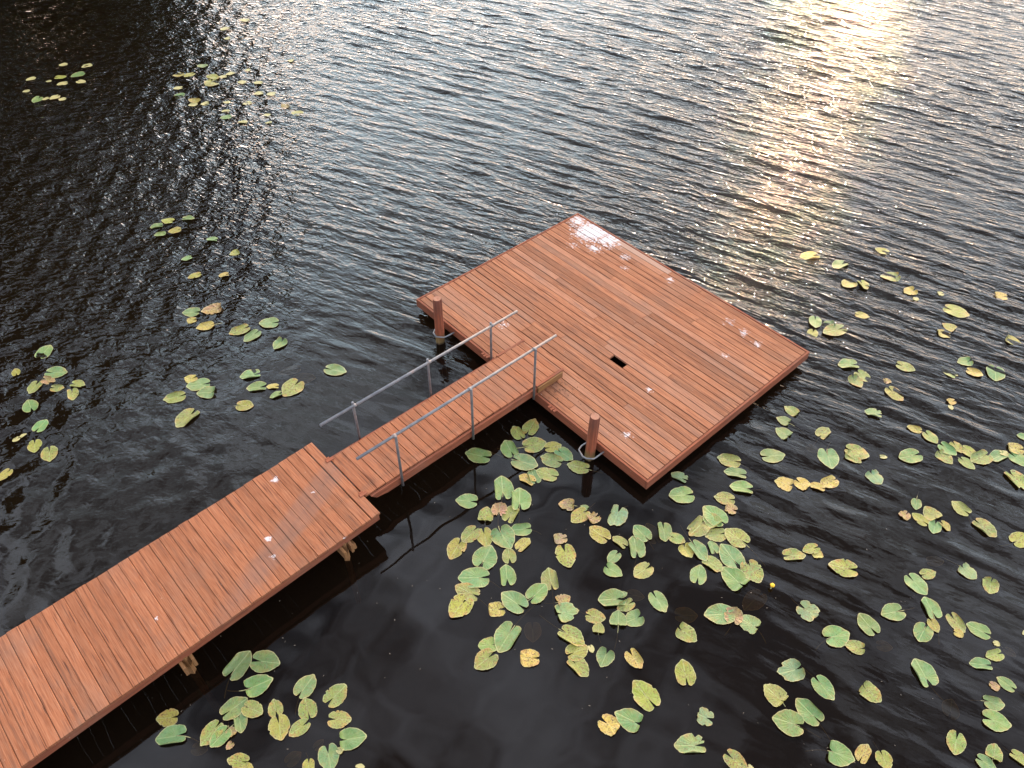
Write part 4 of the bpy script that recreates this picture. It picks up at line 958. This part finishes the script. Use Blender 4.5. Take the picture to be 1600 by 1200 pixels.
# ---------------------------------------------------------------- lily pads
def leaf_mesh(seed, kind):
    rn = random.Random(seed); seg = 72; fr = [0, .3, .6, .82, .93, 1.0]
    knots = [(0, .715), (18, .615), (40, .525), (65, .445), (90, .405), (115, .395), (140, .40), (160, .385), (172, .33)]
    half = 180 - rn.uniform(7, 17); wf = rn.uniform(.92, 1.10)
    def rad(a):
        a = abs(a) / half * 172
        for (a0, r0), (a1, r1) in zip(knots, knots[1:]):
            if a <= a1: t = (a - a0) / (a1 - a0); t = t * t * (3 - 2 * t) if a1 < 30 else t; return r0 + (r1 - r0) * t
        return knots[-1][1]
    ph = [rn.uniform(0, 6.28) for _ in range(4)]
    bites = []
    if kind in ('s', 'y', 'o') and rn.random() < .5: bites = [(rn.uniform(-150, 150), rn.uniform(4, 9), rn.uniform(.1, .25)) for _ in range(rn.randint(1, 2))]
    if kind in ('r', 'b'): bites = [(rn.uniform(-160, 160), rn.uniform(6, 16), rn.uniform(.12, .34)) for _ in range(rn.randint(2, 4))]
    fold = rn.choice([0, 0, 0, 1, 2]) if kind in ('g', 'y', 's') else (rn.choice([1, 2, 3]) if kind in ('o', 'r', 'b') else 0)
    fs = rn.choice([-1, 1])
    V, Fc, UVv, T = [(0, 0, .0)], [], [(0, 0)], [0.0]
    for i in range(seg + 1):
        a = -half + 2 * half * i / seg; R0 = rad(a)
        R0 *= 1 + .018 * math.sin(5 * math.radians(a) + ph[0]) + .010 * math.sin(13 * math.radians(a) + ph[1]) + (rn.uniform(-.022, .012) if kind in ('r', 'b', 'o', 's') else rn.uniform(-.006, .006))
        for (ba, bw, bd_) in bites:
            q = abs(a - ba) / bw
            if q < 1: R0 *= 1 - bd_ * (1 - q) ** .6
        for f in fr[1:]:
            r = R0 * f; ar = math.radians(a); x, y = r * math.cos(ar), r * math.sin(ar) * wf
            z = .010 * f * math.sin(3 * ar + ph[2]) + .030 * f * f * f * (.5 + .5 * math.sin(4 * ar + ph[3])) * (1 if kind != 'd' else 0)
            u, v = x, y
            if fold == 1 and x < -.02:                     # lobes curl up
                t = (-.02 - x) / .33; z += .16 * t * t; x = -.02 - .33 * (t - .45 * t * t)
            if fold == 2:                                    # one side curls up and over
                t = (y * fs - .22) / .2
                if t > 0: z += .10 * t; y = fs * (.22 + .2 * (t - .75 * t * t))
            if fold == 3:                                    # tip lifted and crumpled
                t = (x - .25) / .4
                if t > 0: z += .12 * t * abs(math.sin(2.2 + 3 * t + v * 9)); x = .25 + .4 * (t - .5 * t * t)
            if kind == 'b': z += .02 * f * abs(math.sin(5 * ar + ph[0])) ; x *= .92; y *= .9
            z += .02 * f * abs(v) if kind == 'g' else 0
            V.append((x - .18, y, max(z, -.01) + .012)); UVv.append((u, v)); T.append(f)
    V[0] = (-.18, 0, .006)
    nf = len(fr) - 1
    for i in range(seg):
        b0, b1 = 1 + i * nf, 1 + (i + 1) * nf
        Fc.append((0, b0, b1))
        for k in range(nf - 1): Fc.append((b0 + k, b0 + k + 1, b1 + k + 1, b1 + k))
    me = bpy.data.meshes.new('lily_pad'); me.from_pydata(V, [], Fc)
    me.uv_layers.new(name='UVMap'); me.color_attributes.new('tone', 'FLOAT_COLOR', 'CORNER'); uv = me.uv_layers['UVMap']; ca = me.color_attributes['tone']
    for l in me.loops: uv.data[l.index].uv = UVv[l.vertex_index]; ca.data[l.index].color = (T[l.vertex_index], 0, 0, 1)
    me.polygons.foreach_set('use_smooth', [True] * len(me.polygons)); me.materials.append(M_LEAF); me.update(); return me
KIND_N = dict(g=16, s=16, y=12, o=9, b=6, d=4, r=9)
MESHES = {k: [leaf_mesh(hash_ * 131 + 7 + n * 17, k) for n in range(KIND_N[k])] for hash_, k in enumerate('gsyobdr')}
def stem_mesh(seed):
    rn = random.Random(seed); s = MB(); L = rn.uniform(.6, 1.5); c = rn.uniform(-.35, .35); dz = rn.uniform(.10, .40)
    pts = [(-.18 - L * t, c * t * t, .004 - dz * t ** 1.3 - (.0 if t > 0 else 0)) for t in [k / 10 for k in range(11)]]
    s.tube(pts, [.016 + .006 * t for t in [k / 10 for k in range(11)]], 6)
    me = bpy.data.meshes.new('stem'); me.from_pydata(s.v, [], s.f); me.materials.append(M_STEM)
    me.polygons.foreach_set('use_smooth', [True] * len(me.polygons)); me.update(); return me
STEMS = [stem_mesh(s) for s in range(12)]
BASE = dict(g=((.102, .176, .048), .35), s=((.158, .190, .038), .9), y=((.225, .212, .022), .9), o=((.38, .26, .04), 1.0), b=((.28, .145, .065), 1.0), d=((.085, .070, .028), .5), r=((.135, .200, .080), .5))
rnd = random.Random(77)
far_v, far_f, far_n = [], [], 0
for i, (x, y, th, ln, k, lab) in enumerate(PADS):
    c, sk = BASE[k]; j = lambda v, s=.16: max(0, v * rnd.uniform(1 - s, 1 + s))
    me = rnd.choice(MESHES[k]); z = (.002 + rnd.uniform(0, .012) if k != 'd' else -.05) - (.003 if (x > 4.5 and y > 8.5) or y > 17 else 0)
    tilt = (rnd.uniform(-.05, .05), rnd.uniform(-.05, .05)) if y > 9 else (rnd.uniform(-.02, .02), rnd.uniform(-.02, .02))
    if k == 'd': tilt = (rnd.uniform(-.15, .15), rnd.uniform(-.15, .15))
    sc = ln * 1.04; wob = rnd.uniform(.90, 1.06)
    if lab:
        o = bpy.data.objects.new('lily_pad', me); COL.objects.link(o)
        o.location = (x, y, z); o.rotation_euler = (tilt[0], tilt[1], th); o.scale = (sc, sc * wob, sc)
        m_ = rnd.uniform(.86, 1.12)
        o.color = (min(1, j(c[0]) * m_), min(1, j(c[1], .08) * m_), min(1, j(c[2]) * m_), min(1, sk * rnd.uniform(.6, 1.2)))
        tag(o, lab, 'lily pad', 'lily pads floating around the dock')
        if k != 'd' and rnd.random() < (.55 if y < 9 else .15):
            st = bpy.data.objects.new('stem', rnd.choice(STEMS)); COL.objects.link(st); st.parent = o
    else:
        base = len(far_v); ct, s_ = math.cos(th), math.sin(th)
        for v in me.vertices:
            a, b = v.co.x * sc, v.co.y * sc * wob; far_v.append((x + a * ct - b * s_, y + a * s_ + b * ct, z + .006 + v.co.z * sc))
        far_f += [tuple(base + q for q in p.vertices) for p in me.polygons]
if far_v:
    me = bpy.data.meshes.new('small_lily_pads'); me.from_pydata(far_v, [], far_f)
    me.uv_layers.new(name='UVMap'); me.color_attributes.new('tone', 'FLOAT_COLOR', 'CORNER')
    me.materials.append(M_LEAF); me.update()
    o = bpy.data.objects.new('small_lily_pads', me); COL.objects.link(o); o.color = (.33, .38, .06, .5)
    tag(o, 'scattering of the smallest yellow-green lily pads among the farther ones', 'lily pads', None, 'stuff')

# yellow flower bud on its stalk
fb = tag(empty('lily_flower', (3.584, 5.625, 0)), 'small round yellow lily bud standing alone on the dark water', 'flower')
bm = bmesh.new(); bmesh.ops.create_uvsphere(bm, u_segments=20, v_segments=12, radius=.032)
for v in bm.verts:
    a = math.atan2(v.co.y, v.co.x); v.co.x *= 1 + .07 * math.cos(5 * a); v.co.y *= 1 + .07 * math.cos(5 * a); v.co.z *= .85
    if v.co.z > .018: v.co.z -= .008
bmesh.ops.translate(bm, vec=(0, 0, .075), verts=bm.verts)
for f in bm.faces: f.smooth = True
me = bpy.data.meshes.new('petals'); bm.to_mesh(me); bm.free(); obj('petals', me, plain_mat('yellow_petals', (.72, .40, .015), .4), fb)
s = MB(); s.tube([(0, -.0, .06), (-.01, -.01, 0), (-.04, -.05, -.25)], [.009, .009, .009], 8); s.build('stalk', M_STEM, fb, smooth=True)

# dry litter caught beside the ramp end, and specks afloat in the still water
def flecks(name, pts, mat, label, cat, zf, smin, smax, seed):
    rn = random.Random(seed); V, Fc = [], []
    for (x, y) in pts:
        a = rn.uniform(0, 6.28); L = rn.uniform(smin, smax); w = L * rn.uniform(.25, .6); c, s_ = math.cos(a), math.sin(a); z = zf + rn.uniform(.001, .006); b = len(V)
        for (u, v, dz) in ((-L, 0, 0), (0, -w, .002), (L, 0, .006), (0, w, .001)): V.append((x + u * c - v * s_, y + u * s_ + v * c, z + dz))
        Fc.append((b, b + 1, b + 2, b + 3))
    me = bpy.data.meshes.new(name); me.from_pydata(V, [], Fc); tag(obj(name, me, mat), label, cat, None, 'stuff')
rn = random.Random(3)
flecks('dry_litter', [(.82 + rn.gauss(0, .16), 9.12 + rn.gauss(0, .15)) for _ in range(110)] + [(rn.uniform(0, 3), rn.uniform(10, 12.5)) for _ in range(0)], plain_mat('dry_litter', (.10, .045, .02)), 'dry brown leaf litter on the platform beside the ramp end', 'leaf litter', .281, .006, .020, 4)
fl = []
while len(fl) < 90:
    x, y = rn.uniform(-5, 6), rn.uniform(3.3, 9)
    if (x * .6845 - y * .729) > line0 + .15 and not (x > .4 and y > 7.0): fl.append((x, y))
flecks('floating_specks', fl, plain_mat('pale_debris', (.13, .10, .07)), 'tiny pale specks of debris floating on the still water', 'debris', .004, .006, .016, 5)

# ---------------------------------------------------------------- trees on the left shore: out of the frame, seen only as their dark reflection
def crown_mat():
    m, nt, out = new_mat('foliage'); pos = N(nt, 'ShaderNodeTexCoord').outputs['Object']
    n = noise(nt, pos, .9, 4, .6); c = mixc(nt, ramp(nt, n, [(.35, 0.), (.65, 1.)]), (.030, .045, .012), (.075, .095, .025))
    c = mixc(nt, ramp(nt, noise(nt, pos, .35, 2, .5), [(.55, 0.), (.7, .6)]), c, (.11, .055, .02))
    principled(nt, out, c, .6, spec=.3); return m
M_CROWN = crown_mat(); M_BARK = plain_mat('bark', (.09, .06, .045), .9)
def tree_parts(seed, h, r):
    rn = random.Random(seed); s = MB(); s.tube([(0, 0, -.5), (.1, .05, h * .3), (.0, .2, h * .6), (.1, .1, h * .95)], [.32, .24, .15, .03], 9)
    blobs = []
    for k in range(22):
        a = rn.uniform(0, 6.28); zz = h * rn.uniform(.06, .92); rr = r * (1 - abs(zz / h - .5)) * rn.uniform(.3, .9)
        e = Vector((math.cos(a) * rr, math.sin(a) * rr, zz)); s.tube([(0, .1, zz * .8), tuple(e * .6 + Vector((0, 0, zz * .38))), tuple(e)], [.09, .06, .02], 5)
        blobs.append((e, rn.uniform(.9, 1.9) * r / 4))
    blobs.append((Vector((0, 0, h)), 1.2))
    trunk = bpy.data.meshes.new('trunk'); trunk.from_pydata(s.v, [], s.f); trunk.materials.append(M_BARK)
    V, Fc = [], []
    for (c, br) in blobs:
        for _ in range(520):
            dv = Vector((rn.gauss(0, 1), rn.gauss(0, 1), rn.gauss(0, .8))).normalized() * br * rn.uniform(.35, 1.1) ** .6
            p = c + dv; sz = rn.uniform(.16, .34); n1 = Vector((rn.gauss(0, 1), rn.gauss(0, 1), rn.gauss(0, 1))).normalized(); t = n1.orthogonal().normalized(); b = n1.cross(t)
            q = len(V); V += [tuple(p + t * sz), tuple(p + b * sz * .6), tuple(p - t * sz), tuple(p - b * sz * .6)]; Fc.append((q, q + 1, q + 2, q + 3))
    crown = bpy.data.meshes.new('crown'); crown.from_pydata(V, [], Fc); crown.materials.append(M_CROWN)
    return trunk, crown
PROTO = [tree_parts(1, 17, 4.6), tree_parts(2, 20, 5.2), tree_parts(3, 14, 4.2)]
TREES = [(-17.5, 35.5, 0, 1.0, 'broad tree nearest the open water'), (-21.5, 34, 1, .9, 'tall tree second from the open water'), (-24.5, 30, 0, 1.05, 'dense rounded tree at the bend of the bank'),
         (-23.5, 25, 1, .85, 'tall tree beside the left cove'), (-22, 20.5, 0, .95, 'broad tree leaning over the left cove'), (-25, 15.5, 2, .9, 'short full tree left of the walkway'), (-24, 38, 1, 1.15, 'highest tree behind the bank'),
         (-29, 34, 1, 1.2, 'tree farthest back on the left'), (-28, 27, 1, 1.1, 'big tree behind the left cove'), (-27, 20, 1, 1.0, 'leafy tree set back from the left cove'), (-19, 39.5, 2, 1.3, 'wide tree just behind the one nearest open water')]
for i, (x, y, p, s, lab) in enumerate(TREES):
    t = empty('shore_tree', (x, y, .0), i * 1.7); t.scale = (s, s, s)
    tag(t, lab + ', mirrored dark in the lake', 'tree', 'trees on the left shore')
    for nm, me in zip(('trunk', 'crown'), PROTO[p]): obj(nm, me, None, t)
